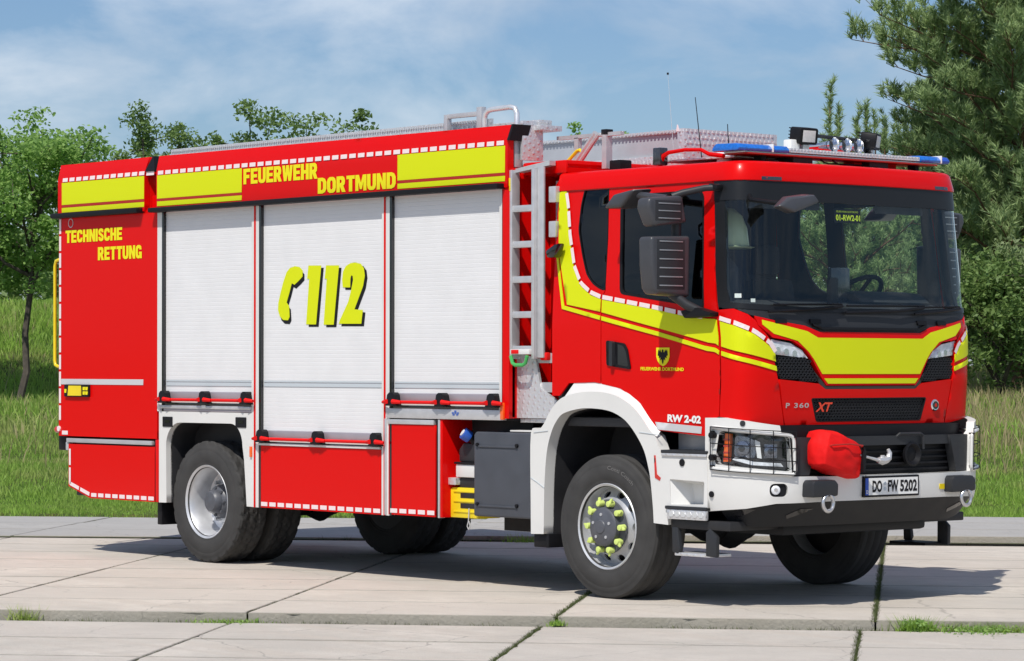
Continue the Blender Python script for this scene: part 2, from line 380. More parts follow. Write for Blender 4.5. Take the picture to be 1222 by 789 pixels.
patch('lamp_led', rect(-7.295, 1.45, -7.265, 1.485), 'letter_yellow', lm, side, .026, .004)
block_text('TECHNISCHE', 'letter_yellow', T, side, -7.315, 2.820, -6.37, 2.935)
block_text('RETTUNG', 'letter_yellow', T, side, -6.768, 2.648, -6.055, 2.766)
# maker's roundel, grey on red
mk = MB()
for k in range(14):
    a0, a1 = 2*math.pi*k/14, 2*math.pi*(k+1)/14
    mk.add([side(-7.225+r*math.cos(a), 3.0+r*math.sin(a), .004) for r, a in ((.035, a0), (.043, a0), (.043, a1), (.035, a1))], [(0, 1, 2, 3)])
mk.build('makers_roundel', 'silver_tape', rp)
# black end caps of the roof edges
for x0, x1 in ((-5.995, -5.84),): MB().hexa([(x0, -1.262, 3.41), (x0, -1.1, 3.41), (-5.93, -1.1, 3.545), (-5.93, -1.222, 3.545)], [(x1, -1.262, 3.41), (x1, -1.1, 3.41), (-5.915, -1.1, 3.545), (-5.915, -1.222, 3.545)]).build('corner_cap', 'black', T)
patch('white_reflector', rect(-5.985, 3.375, -5.865, 3.408), 'dash', T, side, .004, .003)
bx('rear_bumper_block', 'black', T, -7.52, -7.38, -1.2, 1.2, .92, 1.10, .02)
MB().cyl((-7.42, -1.262, 1.12), (-7.42, -1.22, 1.12), .025).build('rear_lamp_stub', 'dash', T)
MB().cyl((-7.54, -1.2, 1.11), (-7.42, -1.2, 1.11), .03).build('side_marker', 'red_lens', T)
bx('rear_lamp', 'black', T, -7.5, -7.42, -1.22, -1.08, 1.32, 1.58, .03)
bx('rear_post', 'red', T, -7.47, -7.40, -1.225, 1.225, 1.06, 3.45, .015)
yh = [(-7.43, -1.19, 2.675), (-7.52, -1.19, 2.675), (-7.575, -1.19, 2.665), (-7.595, -1.19, 2.62), (-7.597, -1.19, 1.75), (-7.585, -1.19, 1.705), (-7.54, -1.19, 1.69), (-7.43, -1.19, 1.69)]
MB().tube(yh, .016, 10).build('grab_rail', 'yellow', T)
# rear lower locker
rl = patch('rear_locker_door', [(-7.262, .598), (-6.90, .50), (-5.852, .50), (-5.852, .985), (-7.262, .985)], 'red', T, side, 0, .04)
dashes('reflective_dashes', rl, [(-7.235, .94), (-7.235, .62)], .12, .022, .03)
dashes('reflective_dashes', rl, [(-7.235, .625), (-6.905, .535)], .105, .022, .034)
dashes('reflective_dashes', rl, [(-6.875, .53), (-5.86, .53)], .083, .028, .034)
bx('locker_rail', 'alu_paint', T, -7.285, -5.885, -1.262, -1.225, .998, 1.036, .006)
bx('locker_box', 'chassis', T, -7.20, -5.80, -1.205, -.45, .515, 1.0, .01)
bx('locker_hinge', 'alu', T, -7.315, -7.268, -1.25, -1.2, .925, 1.0, .008)
bx('side_post', 'red', T, -5.845, -5.80, -1.248, -1.19, .50, 1.05, .006)
bx('seal_strip', 'black', T, -5.853, -5.847, -1.246, -1.19, .50, 1.05, .001)
# ---- front module: fascia and gutter
ff = patch('fascia', [(-5.815, 3.05), (-1.06, 3.05), (-1.06, 3.40), (-1.045, 3.525), (-5.83, 3.54), (-5.815, 3.40)], 'red', T, side, .012, .06)
for x0, x1 in ((-5.797, -4.52), (-2.398, -1.088)):
    patch('yellow_block', rect(x0, 3.163, x1, 3.366), 'fluo', ff, side, .015, .002)
    patch('yellow_strip', rect(x0, 3.097, x1, 3.138), 'fluo', ff, side, .015, .002)
    patch('dark_red_line', rect(x0, 3.14, x1, 3.161), 'red_line', ff, side, .0145, .002)
dashes('reflective_dashes', ff, [(-5.785, 3.389), (-1.10, 3.389)], .083, .03, .034, off=.016)
block_text('FEUERWEHR', 'letter_yellow', ff, side, -4.492, 3.228, -3.45, 3.358, .016)
block_text('DORTMUND', 'letter_yellow', ff, side, -3.447, 3.103, -2.42, 3.232, .016)
MB().box(-5.845, -1.10, -1.335, -1.24, 3.04, 3.082).build('rain_gutter', 'black', T, bevel=.012)
MB().hexa([(-1.06, -1.27, 3.405), (-1.06, -1.09, 3.405), (-1.045, -1.06, 3.527), (-1.045, -1.235, 3.527)], [(-1.035, -1.27, 3.405), (-1.035, -1.09, 3.405), (-1.02, -1.06, 3.527), (-1.02, -1.235, 3.527)]).build('corner_cap', 'black', T)
# front wall of the body
bx('front_wall', 'red', T, -1.10, -1.055, -1.225, 1.225, 1.3, 3.20, .01)
patch('front_post', rect(-1.132, 1.30, -1.055, 3.06), 'red', T, side, 0, .06)
# posts between the shutters: white frame, red line, black seal
def post(x0, x1, z0, seal=None, line=None, m='white'):
    q = patch('shutter_post', rect(x0, z0, x1, 3.055), m, T, side, -.001, .05)
    if line: patch('red_line', rect(line[0], z0, line[1], 3.05), 'red', q, side, .003, .003)
    if seal: patch('shutter_seal', rect(seal[0], z0, seal[1], 3.05), 'black_gloss', T, side, .002, .03)
post(-5.815, -5.742, 1.30, (-5.74, -5.716)); post(-4.395, -4.287, .51, (-4.287, -4.258), (-4.358, -4.335)); post(-2.618, -2.512, .51, (-2.514, -2.487), (-2.588, -2.566)); post(-1.17, -1.133, 1.30)
bx('seal_strip', 'black', T, -1.137, -1.131, -1.251, -1.2, 1.30, 3.05, .001)
# shutters: one rolling curtain of narrow slats each
def shutter(x0, x1, z0):
    v = MB(); z = z0; p = .0335
    while z < 3.05:
        for (a, c), (d, e) in zip([(0, -1.222), (.0025, -1.2230), (.030, -1.2232), (.0335, -1.222)], [(.0025, -1.2230), (.030, -1.2232), (.0335, -1.222), (.0335, -1.222)]):
            if a == d: continue
            v.add([(x0, c, z+a), (x1, c, z+a), (x1, e, z+d), (x0, e, z+d)], [(0, 1, 2, 3)])
        z += p
    s = mesh_obj('roller_shutter', v.v, v.f, 'shutter', T)
    if z0 < 1.5:
        for za, zb in ((1.525, 1.552), (1.562, 1.574)): patch('grey_stripe', rect(x0+.01, za, x1-.01, zb), 'stripe_grey', s, lambda x, z, off=0: (x, -1.2265-off, z), .002, .001)
    # end bar with pull rail and latches
    zb = z0-.065
    e = bx('shutter_bar', 'shutter_bar', T, x0, x1, -1.24, -1.20, zb, z0, .006)
    bx('shutter_lip', 'white', T, x0, x1, -1.243, -1.2, zb-.03, zb-.004, .003)
    MB().cyl((x0+.01, -1.275, zb-.005), (x1-.01, -1.275, zb-.005), .013, n=8).build('pull_rail', 'red_matt', e)
    for x in (x0+.045, (x0+x1)/2, x1-.045):
        lb = MB().prism([(x-.075, zb-.035), (x+.075, zb-.035), (x+.06, zb-.012), (x+.045, zb+.055), (x+.02, zb+.072), (x-.02, zb+.072), (x-.045, zb+.055), (x-.06, zb-.012)], 'y', -1.30, -1.235).build('latch', 'black', e, bevel=.006)
        for q in (-1, 1): MB().cyl((x+q*.035, -1.309, zb), (x+q*.115, -1.285, zb-.006), .019, .013, 8).build('latch_collar', 'red_matt', e)
    bx('shutter_gap', 'black_gloss', T, x0-.03, x1+.03, -1.246, -1.2, zb-.052, zb-.030, .002)
    return zb-.052
za = shutter(-5.716, -4.395, 1.473); zb_ = shutter(-4.258, -2.618, 1.158); zc = shutter(-2.487, -1.168, 1.482)
bx('sill_rail', 'alu', T, -5.775, -4.395, -1.262, -1.2, 1.325, za-.001, .008); bx('sill_lip', 'shutter_bar', T, -5.775, -4.395, -1.250, -1.2, 1.303, 1.324, .003)
bx('rail_badge', 'plate_white', T, -5.11, -5.05, -1.266, -1.262, 1.335, 1.358, .001)
bx('sill_rail', 'alu', T, -2.548, -1.137, -1.262, -1.19, 1.284, zc-.001, .01)
bd = MB()
for dx, dz in ((0, 0), (.03, 0), (-.03, 0), (.0, .014), (.022, -.014), (-.022, -.014)): bd.box(-1.676+dx-.011, -1.676+dx+.011, -1.266, -1.261, 1.335+dz-.005, 1.335+dz+.005)
bd.build('rail_emblem', 'blue_cap', T, bevel=0)
bx('side_reflector', 'orange_lens', T, -1.14, -1.105, -1.268, -1.24, 1.29, 1.42, .006)
bx('side_reflector', 'orange_lens', T, -4.405, -4.38, -1.266, -1.24, .93, 1.02, .005)
# emergency number with receiver on the middle shutter, black drop edge behind
shp = lambda x, z, off=0.: (x, -1.2236-off, z)
ONE = [(-3.625, 2.523), (-3.452, 2.519), (-3.52, 2.038), (-3.656, 2.039), (-3.615, 2.414), (-3.643, 2.414)]
TWO = [(-3.159, 2.334), (-3.168, 2.395), (-3.156, 2.462), (-3.119, 2.505), (-3.059, 2.528), (-2.995, 2.532), (-2.923, 2.52), (-2.881, 2.483), (-2.868, 2.422), (-2.89, 2.34), (-2.94, 2.258), (-3.004, 2.154), (-2.895, 2.147), (-2.913, 2.037), (-3.214, 2.04), (-3.195, 2.073), (-3.086, 2.216), (-3.046, 2.315), (-3.022, 2.392), (-3.028, 2.425), (-3.046, 2.429), (-3.057, 2.404), (-3.06, 2.332)]
PHONE = [(-3.814, 2.522), (-3.748, 2.513), (-3.706, 2.484), (-3.706, 2.435), (-3.757, 2.402), (-3.818, 2.369), (-3.856, 2.382), (-3.887, 2.308), (-3.929, 2.224), (-3.894, 2.195), (-3.886, 2.104), (-3.909, 2.076), (-3.977, 2.08), (-4.025, 2.111), (-4.049, 2.163), (-4.045, 2.22), (-4.016, 2.299), (-3.977, 2.39), (-3.929, 2.474), (-3.881, 2.51)]
for nm, P in (('phone_mark', PHONE), ('numeral', ONE), ('numeral', [(x+.240, z-.005) for x, z in ONE]), ('numeral', TWO)):
    dx, dz = (.022, -.032) if nm == 'phone_mark' else (.032, -.020)
    ink = patch(nm, P, 'fluo', T, shp, .0042, .002, step=.3)
    patch('drop_edge', [(x+dx, z+dz) for x, z in P], 'black', ink, shp, .0022, .0015, step=.3)
# rear wheel arch panel
arch = [(-5.668, .502), (-5.675, .97)]+[(-5.46+.215*math.cos(a), 1.0+.205*math.sin(a)) for a in [math.pi-i*math.pi/2/8 for i in range(9)]]+[(-4.70+.175*math.cos(a), 1.02+.187*math.sin(a)) for a in [math.pi/2-i*math.pi/2/8 for i in range(9)]]+[(-4.50, .90), (-4.462, .512)]
wp = patch('wheel_arch_panel', [(-5.785, .50)]+arch+[(-4.358, .512), (-4.358, 1.30), (-5.785, 1.30)], 'white', T, side, 0, .06)
for x0, x1, z0 in ((-5.722, -5.572, 1.165), (-4.62, -4.467, 1.175)):
    v = patch('vent', rnd(rect(x0, z0, x1, z0+.088), .008), 'black', wp, side, .006, .01)
    patch('vent_slot', rect(x0+.04, z0+.035, x1-.04, z0+.06), 'black_gloss', v, side, .008, .002)
# arch liner: inner barrel
v = MB(); n = len(arch)
v.add([(x, -1.20, z) for x, z in arch]+[(x, -.55, z) for x, z in arch], [(i, i+1, n+i+1, n+i) for i in range(n-1)])
v.add([(x, -.56, z) for x, z in arch], [tuple(range(n))])
v.build('arch_liner', 'arch_liner', T)
# centre lower locker, right lower locker
cl = patch('locker_door', rect(-4.292, .512, -2.622, 1.03), 'red', T, side, .0, .04)
dashes('reflective_dashes', cl, [(-4.25, .542), (-2.63, .542)], .083, .028, .034)
bx('locker_rail', 'white', T, -4.29, -2.63, -1.262, -1.21, 1.033, 1.052, .004)
bx('locker_box', 'chassis', T, -4.33, -2.55, -1.20, -.5, .525, 1.16, .01)
sp = patch('locker_post', rect(-2.618, .515, -2.53, 1.30), 'red', T, side, -.004, .05)
bx('post_trim', 'alu', T, -2.573, -2.55, -1.258, -1.2, .515, 1.28, .003)
cl2 = patch('locker_door', rect(-2.527, .52, -1.937, 1.235), 'red', T, side, .0, .04)
dashes('reflective_dashes', cl2, [(-2.50, .552), (-1.945, .552)], .083, .028, .034)
bx('locker_rail', 'alu', T, -2.535, -1.95, -1.26, -1.21, 1.238, 1.276, .005)
bx('seal_strip', 'black', T, -1.935, -1.902, -1.24, -1.2, .52, 1.28, .002)
bx('seal_strip', 'black', T, -2.549, -2.529, -1.248, -1.2, .52, 1.28, .002)
bx('locker_box', 'chassis', T, -2.52, -1.91, -1.20, -.45, .535, 1.28, .01)
bx('post_trim', 'alu', T, -1.90, -1.878, -1.256, -1.2, .515, 1.28, .003)
# open recess ahead of it: red cheek, black roof and back
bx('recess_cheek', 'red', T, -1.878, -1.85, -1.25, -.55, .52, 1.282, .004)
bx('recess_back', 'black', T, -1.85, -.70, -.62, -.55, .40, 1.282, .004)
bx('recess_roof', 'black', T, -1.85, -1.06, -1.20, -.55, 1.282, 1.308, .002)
# things carried in the recess
tank = MB().prism([(-1.77, .955), (-1.48, .955), (-1.48, 1.10), (-1.72, 1.10), (-1.77, 1.05)], 'y', -1.15, -.75).build('additive_tank', 'plastic_grey', T, bevel=.015)
MB().cyl((-1.60, -1.12, 1.10), (-1.625, -1.17, 1.165), .03, n=14).build('filler_neck', 'black', tank)
MB().cyl((-1.62, -1.165, 1.145), (-1.642, -1.215, 1.182), .048, n=18).build('filler_cap', 'blue_cap', tank, bevel=.006)
MB().cyl((-1.6425, -1.216, 1.1825), (-1.645, -1.221, 1.186), .028, n=18).build('cap_label', 'plate_white', tank)
bx('battery_box', 'white', T, -1.785, -1.45, -1.17, -.75, .835, .935, .01); bx('battery_lid', 'black', T, -1.795, -1.45, -1.18, -.75, .937, .954, .004)
bx('tank_bracket', 'chassis', T, -1.76, -1.45, -1.15, -.65, .74, .834, .01)
bx('tread_step', 'treadplate', T, -1.86, -1.76, -1.19, -.8, .775, .83, .004)
# grey equipment box behind the front wheel
gb = MB().prism([(-1.515, .545), (-.84, .545), (-.84, 1.195), (-1.49, 1.195), (-1.515, 1.17)], 'y', -1.215, -.66).build('equipment_box', 'box_grey', T, bevel=.02, seg=3)
for z in (.628, 1.083):
    bx('box_rib', 'box_grey', gb, -1.45, -1.0, -1.224, -1.21, z-.008, z+.008, .004)
    for x in (-1.46, -.995): MB().cyl((x, -1.232, z+.012), (x, -1.212, z+.012), .014, n=8).build('bolt', 'black', gb)
bx('box_top_strip', 'white', T, -1.10, -.80, -1.20, -1.0, 1.20, 1.212, .003)
# ---- chequer plate corner and ladder between body and cab
patch('chequer_plate', [(-1.062, 1.305), (-.62, 1.305), (-.60, 1.44), (-.78, 1.53), (-.84, 1.76), (-1.062, 1.80)], 'treadplate', T, lambda x, z, off=0: (x, -1.17-off, z), 0, .02)
bx('chequer_inner', 'treadplate', T, -1.05, -.62, -1.14, -1.0, 1.27, 1.302, .004)
bx('gap_panel', 'red', T, -1.052, -.58, -.85, .85, 1.31, 3.05, .02)
gl_ = MB()
for y in (-.95, -.80): gl_.box(-.86, -.82, y, y+.03, 1.5, 3.1)
gl_.build('gap_pipes', 'alu_paint', T)
MB().cyl((-.72, -.98, 1.45), (-.72, -.98, 2.9), .03, n=10).build('air_pipe', 'chassis', T)
for z in (1.72, 1.50): bx('gap_bracket', 'alu_paint', T, -.84, -.60, -1.16, -.9, z, z+.075, .006)
lad = MB()
for x in (-1.045, -.79): lad.box(x-.016, x+.016, -1.245, -1.165, 1.75, 3.18)
lad.box(-.772, -.70, -1.215, -1.195, 1.76, 3.19)
lad = lad.build('ladder', 'alu', T, bevel=.006)
for z in (1.80, 2.06, 2.325, 2.59, 2.86): bx('rung', 'alu', lad, -1.045, -.79, -1.235, -1.185, z, z+.05, .008)
MB().hexa([(-1.03, -1.21, 3.16), (-1.03, -1.13, 3.16), (-1.03, -1.13, 3.19), (-1.03, -1.21, 3.19)], [(-.66, -1.19, 3.2), (-.66, -1.13, 3.2), (-.66, -1.13, 3.235), (-.66, -1.19, 3.235)]).build('ladder_head', 'alu', lad)
bx('ladder_latch', 'white', lad, -1.02, -.80, -1.27, -1.24, 1.785, 1.825, .006); bx('latch_knob', 'red_matt', lad, -1.0, -.92, -1.278, -1.268, 1.79, 1.82, .004)
MB().tube([(-1.01, -1.27, 1.775), (-.99, -1.27, 1.72), (-.96, -1.27, 1.705), (-.87, -1.27, 1.705), (-.84, -1.27, 1.72), (-.82, -1.27, 1.775)], .014, 8).build('latch_handle', 'green_plastic', lad)
bx('ladder_hook', 'yellow', lad, -1.062, -1.045, -1.25, -1.21, 3.02, 3.12, .004)
bx('red_lever', 'red_matt', T, -.76, -.68, -1.2, -1.15, 1.74, 1.80, .015)
# ---- roof fittings on the rescue body
for yy in (-1.03, 1.03):
    v = MB()
    v.add([(-5.93, yy, 3.22), (-1.56, yy, 3.22), (-1.56, yy, 3.612), (-5.93, yy, 3.612), (-1.56, yy-math.copysign(.05, yy), 3.618), (-5.93, yy-math.copysign(.05, yy), 3.618), (-1.56, yy-math.copysign(.05, yy), 3.22), (-5.93, yy-math.copysign(.05, yy), 3.22)], [(0, 1, 2, 3), (3, 2, 4, 5), (5, 4, 6, 7), (0, 3, 5, 7), (1, 6, 4, 2)])
    v.build('roof_edge_plate', 'treadplate', T)
v = MB()
for k in range(140): 
    x = -5.9+k*.031; v.box(x, x+.016, -1.042, -1.028, 3.588, 3.606)
for k in range(70):
    x = -5.9+k*.062; v.box(x, x+.016, -1.042, -1.028, 3.55, 3.568)
tag(v.build('plate_studs', 'steel_bright', T), kind='stuff')
hr = [(-1.487, -1.13, 3.45), (-1.487, -1.13, 3.60), (-1.478, -1.13, 3.635), (-1.44, -1.13, 3.662), (-1.40, -1.13, 3.667), (-1.18, -1.13, 3.672), (-1.13, -1.13, 3.66), (-1.105, -1.13, 3.62), (-1.10, -1.13, 3.30)]
MB().tube(hr, .021, 12).build('roof_handrail', 'steel_bright', T)
v = MB(); v.box(-2.0, -1.96, -1.12, -1.07, 3.48, 3.665); v.box(-1.60, -1.54, -1.12, -1.07, 3.48, 3.70); v.box(-1.96, -1.58, -1.11, -1.075, 3.632, 3.668)
v.build('roof_frame', 'alu', T, bevel=.005)
bx('roof_step', 'treadplate', T, -1.9, -1.02, -.98, -.85, 3.535, 3.575, .006)
bx('step_plate', 'treadplate', T, -1.055, -1.03, -1.14, -.93, 3.26, 3.56, .003)
bx('step_plate', 'treadplate', T, -1.20, -.96, -1.02, -.80, 3.49, 3.53, .003)
bx('gap_cover', 'red', T, -1.054, -.55, -1.12, 1.1, 3.14, 3.24, .02)
# big aluminium roof box
rb = bx('roof_box', 'panel_grey', T, -2.9, -.50, .0, .98, 3.20, 3.50, .008)
v = MB(); v.box(-2.92, -.44, -.02, .06, 3.492, 3.52); v.box(-.50, -.425, -.025, .99, 3.19, 3.525); v.box(-2.92, -.44, -.03, .0, 3.20, 3.325); v.box(-2.92, -.44, .94, 1.0, 3.49, 3.52)
v.build('chequer_trim', 'treadplate', rb, bevel=.004)
v = MB()
for k in range(21):
    for j in range(3): v.box(-.428, -.419, .0+k*.046+(j % 2)*.023, .02+k*.046+(j % 2)*.023, 3.50-j*.045, 3.52-j*.045)
for k in range(60):
    v.box(-2.9+k*.041, -2.88+k*.041, -.034, -.024, 3.50, 3.517); v.box(-2.9+k*.041, -2.88+k*.041, -.037, -.03, 3.27, 3.30)
tag(v.build('plate_studs', 'steel_bright', rb), kind='stuff')
# hand frame at the front of the roof
v = MB(); v.box(-1.0, -.28, -.82, -.78, 3.424, 3.452); v.box(-.80, -.755, -.82, -.78, 3.18, 3.43); v.box(-.475, -.425, -.83, -.77, 3.18, 3.435)
v.tube([(-.78, -.85, 3.2), (-.52, -.85, 3.45)], .024, 8); v.tube([(-.74, -.85, 3.2), (-.49, -.85, 3.44)], .018, 8)
v.build('roof_hand_frame', 'alu', T)
bx('frame_cap', 'black', T, -.48, -.42, -.835, -.765, 3.435, 3.475, .004)
MB().tube([(-.84, -.86, 3.215), (-.83, -.86, 3.25), (-.72, -.86, 3.325), (-.69, -.86, 3.33), (-.665, -.86, 3.315)], .014, 8).build('frame_handle', 'yellow', T)
for x in (-.66, -.30): bx('roof_pad', 'black', T, x-.06, x+.06, -.86, -.74, 3.16, 3.235, .01)
# ============================================================ the cab: a wrapped skin, (t, z) runs from the near rear edge round the nose to the far rear edge
def lerp(z, Q):
    if z <= Q[0][0]: return Q[0][1]
    for (a, b), (c, d) in zip(Q, Q[1:]):
        if z <= c: return b+(d-b)*(z-a)/(c-a)
    return Q[-1][1]
WZ = [(1.0, 1.20), (1.3, 1.215), (2.0, 1.215), (2.3, 1.20), (3.0, 1.15), (3.13, 1.13)]
XZ = [(1.0, 1.45), (1.25, 1.48), (1.6, 1.505), (1.9, 1.50), (2.05, 1.48), (2.15, 1.465), (3.0, 1.408), (3.2, 1.38)]
CD, CN, TA = .42, 8.0, 1.05
def sep(th, w, xf):
    c = max(math.cos(th), 0.)**(2/CN); s = max(math.sin(th), 0.)**(2/CN)
    return (xf-CD+CD*s-.07*c*c*s, -w*c)
_TH = [i*math.pi/2/400 for i in range(401)]; _AL = [0.]
for a_, b_ in zip(_TH, _TH[1:]): _AL.append(_AL[-1]+math.dist(sep(a_, 1.2, 1.55), sep(b_, 1.2, 1.55)))
T0 = TA+_AL[-1]
def cabf(t, w, xf):
    if t <= TA:
        u = max(0, min(1, t/TA)); return (t+(xf-CD-TA)*u*u*(3-2*u), -w)
    s = t-TA; i = min(max(bisect.bisect(_AL, s)-1, 0), 399)
    return sep(_TH[i]+(_TH[i+1]-_TH[i])*(s-_AL[i])/(_AL[i+1]-_AL[i]), w, xf)
def cab(t, z, off=0.):
    if t > T0:
        x, y, z = cab(2*T0-t, z, off); return (x, -y, z)
    w = lerp(z, WZ); xf = lerp(z, XZ); x, y = cabf(t, w, xf)
    if off:
        a = cabf(t-.02, w, xf); b = cabf(t+.02, w, xf) if t+.02 < T0 else (cabf(2*T0-t-.02, w, xf)[0], -cabf(2*T0-t-.02, w, xf)[1])
        dx, dy = b[0]-a[0], b[1]-a[1]; l = math.hypot(dx, dy) or 1; x += dy/l*off; y -= dx/l*off
    return (x, y, z)
def cab_nose(y, z, off=0.):      # the same skin, addressed by y across the nose
    w = lerp(z, WZ); xf = lerp(z, XZ)
    def X(v): q = min(abs(v)/w, .999); s = (1-q**8)**.125; return xf-CD+CD*s-.07*q*q*s
    g = (X(y+.01)-X(y-.01))/.02; l = math.hypot(1, g); return (X(y)+off/l, y-off*g/l, z)
def mir(P): return [(2*T0-t, z) for t, z in P][::-1]
QWIN = rnd([(-.304, 3.019), (-.045, 3.023), (-.027, 2.631), (-.025, 2.251), (-.082, 2.264), (-.165, 2.304), (-.24, 2.375), (-.297, 2.516), (-.354, 2.703), (-.339, 2.889)][::-1], .03, 2)
DWIN = rnd([(.095, 2.94), (.98, 2.942), (1.015, 2.90), (1.014, 2.095), (.822, 2.135), (.14, 2.226)][::-1], .04, 3)
HW = [(-.60, 1.476), (-.518, 1.477), (-.413, 1.571), (-.124, 1.58), (.147, 1.536), (.321, 1.454), (.476, 1.305), (.54, 1.238), (1.042, 1.203), (1.075, 1.30), (1.139, 1.344)]
def arcz(t):
    for (a, b), (c, d) in zip(HW, HW[1:]):
        if a <= t <= c: return b+(d-b)*(t-a)/(c-a)
    return 1.344
RED_REAR = [(-.60, 1.476), (-.518, 1.477), (-.413, 1.571), (-.124, 1.58), (-.062, arcz(-.062)), (-.062, 2.2), (-.030, 2.25), (-.03, 2.63), (-.048, 3.003), (-.60, 3.003)]
RED_DOOR = [(-.054, arcz(-.054)), (.147, 1.536), (.321, 1.454), (.476, 1.305), (.54, 1.238), (1.042, 1.203), (1.075, 1.30), (1.139, 1.344), (1.155, 1.344), (1.146, 2.092), (1.075, 2.998), (-.040, 3.003), (-.022, 2.63), (-.022, 2.25), (-.054, 2.2)]
CORNER = [(1.163, 1.342), (1.222, 1.338), (1.661, 1.281), (1.696, 1.285), (1.603, 1.696), (1.560, 1.886), (1.45, 2.02), (1.40, 2.06), (1.30, 2.10), (1.154, 2.092)]
for sgn, S_ in ((0, lambda P: P), (1, mir)):
    rq = patch('cab_rear_panel', S_(RED_REAR), 'red', T, cab, 0, .014, [S_([q for q in QWIN])])
    patch('quarter_window', S_(QWIN), 'glass_dark' if not sgn else 'glass', rq, cab, -.008, 0)
    dr = patch('door', S_(RED_DOOR), 'red', T, cab, 0, .014, [S_(DWIN)], step=.045)
    patch('door_window', S_(DWIN), 'glass_dark' if not sgn else 'glass', dr, cab, -.01, 0)
    for W_, pr, P_ in ((QWIN, rq, [(-.57, 1.66), (-.07, 1.66), (-.07, 2.2), (-.04, 2.25), (-.04, 2.63), (-.055, 2.99), (-.57, 2.99)]), (DWIN, dr, [(-.055, 1.66), (1.13, 1.66), (1.125, 2.09), (1.06, 2.985), (-.045, 2.99), (-.03, 2.63), (-.03, 2.25), (-.055, 2.2)])):
        cx = sum(q[0] for q in W_)/len(W_); cz = sum(q[1] for q in W_)/len(W_)
        patch('inner_trim', S_(P_), 'interior', pr, cab, -.030, .0, [S_([(cx+(t-cx)*.955, cz+(z-cz)*.96) for t, z in W_])])
    for W_, pr in ((QWIN, rq), (DWIN, dr)):
        ring = S_(W_); cx = sum(q[0] for q in ring)/len(ring); cz = sum(q[1] for q in ring)/len(ring)
        patch('window_seal', [(cx+(t-cx)*1.012, cz+(z-cz)*1.012) for t, z in ring], 'black', pr, cab, .002, .02, [[(cx+(t-cx)*.965, cz+(z-cz)*.968) for t, z in ring]])
    cp = patch('corner_panel', S_(CORNER), 'red', T, cab, 0, .04, step=.05)
    # upper lamp unit and black mesh under it
    LAMP = [(1.575, 1.886), (1.75, 1.858), (1.856, 1.807), (1.908, 1.753), (1.612, 1.781)]
    MESH = [(1.612, 1.777), (1.914, 1.748), (1.962, 1.667), (2.012, 1.586), (1.635, 1.612)]
    lp = patch('upper_lamp', S_(LAMP[::-1]), 'lens_white', T, cab, -.012, .02, step=.04)
    patch('lamp_cover', S_(LAMP[::-1]), 'glass_clear', lp, cab, -.002, 0, step=.04)
    for k in range(3):
        t = 1.63+k*.075; q = cab(t if not sgn else 2*T0-t, 1.815-k*.01, .0)
        v = MB().tube([cab(t if not sgn else 2*T0-t, 1.812-k*.012, -.02), cab(t if not sgn else 2*T0-t, 1.812-k*.012, -.004)], .022, 12); v.build('lamp_bulb', 'chrome', lp)
    mp_ = patch('lamp_mesh_backing', S_(MESH[::-1]), 'black', T, cab, -.03, .02, step=.05)
    v = MB()                                    # honeycomb bars
    for r in range(9):
        for c in range(13):
            t = 1.615+c*.032+(r % 2)*.016; z = 1.60+r*.019
            if pip(t, z, MESH):
                tt = t if not sgn else 2*T0-t
                P = [cab(tt+.0165*math.cos(a), z+.0115*math.sin(a), -.006) for a in [i*math.pi/3 for i in range(6)]]+[cab(tt+.0125*math.cos(a), z+.0082*math.sin(a), -.006) for a in [i*math.pi/3 for i in range(6)]]+[cab(tt+.0125*math.cos(a), z+.0082*math.sin(a), -.025) for a in [i*math.pi/3 for i in range(6)]]
                v.add(P, [(i, (i+1) % 6, 6+(i+1) % 6, 6+i) for i in range(6)]+[(6+i, 6+(i+1) % 6, 12+(i+1) % 6, 12+i) for i in range(6)])
    tag(v.build('lamp_mesh', 'plastic_grey', mp_, smooth=0, weld=False), kind='stuff')
    # side bands
    BT = [(-.561, 3.0), (-.506, 2.998), (-.487, 2.895), (-.45, 2.675), (-.384, 2.44), (-.303, 2.299), (-.183, 2.22), (-.066, 2.187)]
    BB = [(-.066, 2.096), (-.434, 2.154), (-.54, 2.50), (-.556, 2.57), (-.580, 2.836), (-.582, 2.99)]
    f_ = cab
    patch('yellow_band', S_((BT+BB)[::-1]), 'fluo', rq, f_, .008, .006, step=.035)
    patch('yellow_band', S_([(-.05, 2.092), (.536, 1.973), (1.074, 1.857), (1.142, 1.841), (1.138, 2.022), (1.109, 2.026), (.816, 2.052), (.539, 2.1), (-.05, 2.183)]), 'fluo', dr, f_, .008, .006, step=.035)
    patch('yellow_band', S_([(1.17, 1.836), (1.597, 1.733), (1.601, 1.728), (1.598, 1.784), (1.545, 1.842), (1.431, 1.922), (1.302, 1.98), (1.17, 2.012)]), 'fluo', cp, f_, .008, .006, step=.035)
    patch('thin_band', S_([(-.59, 2.56), (-.489, 2.122), (-.066, 2.036), (-.066, 2.066), (-.468, 2.146), (-.572, 2.575)]), 'fluo', rq, f_, .008, .006, step=.035)
    patch('thin_band', S_([(-.05, 2.033), (.532, 1.916), (1.092, 1.791), (1.145, 1.779), (1.145, 1.808), (1.093, 1.82), (.534, 1.946), (-.05, 2.063)]), 'fluo', dr, f_, .008, .006, step=.035)
    patch('thin_band', S_([(1.17, 1.773), (1.611, 1.664), (1.606, 1.699), (1.17, 1.804)]), 'fluo', cp, f_, .008, .006, step=.035)
    D1 = [(-.50, 2.985), (-.474, 2.895), (-.437, 2.675), (-.37, 2.44), (-.29, 2.312), (-.175, 2.24), (-.066, 2.206)]
    D2 = [(-.045, 2.203), (.539, 2.117), (.816, 2.07), (1.0, 2.045)]
    D3 = [(1.17, 2.035), (1.302, 2.002), (1.431, 1.945), (1.555, 1.86), (1.60, 1.80)]
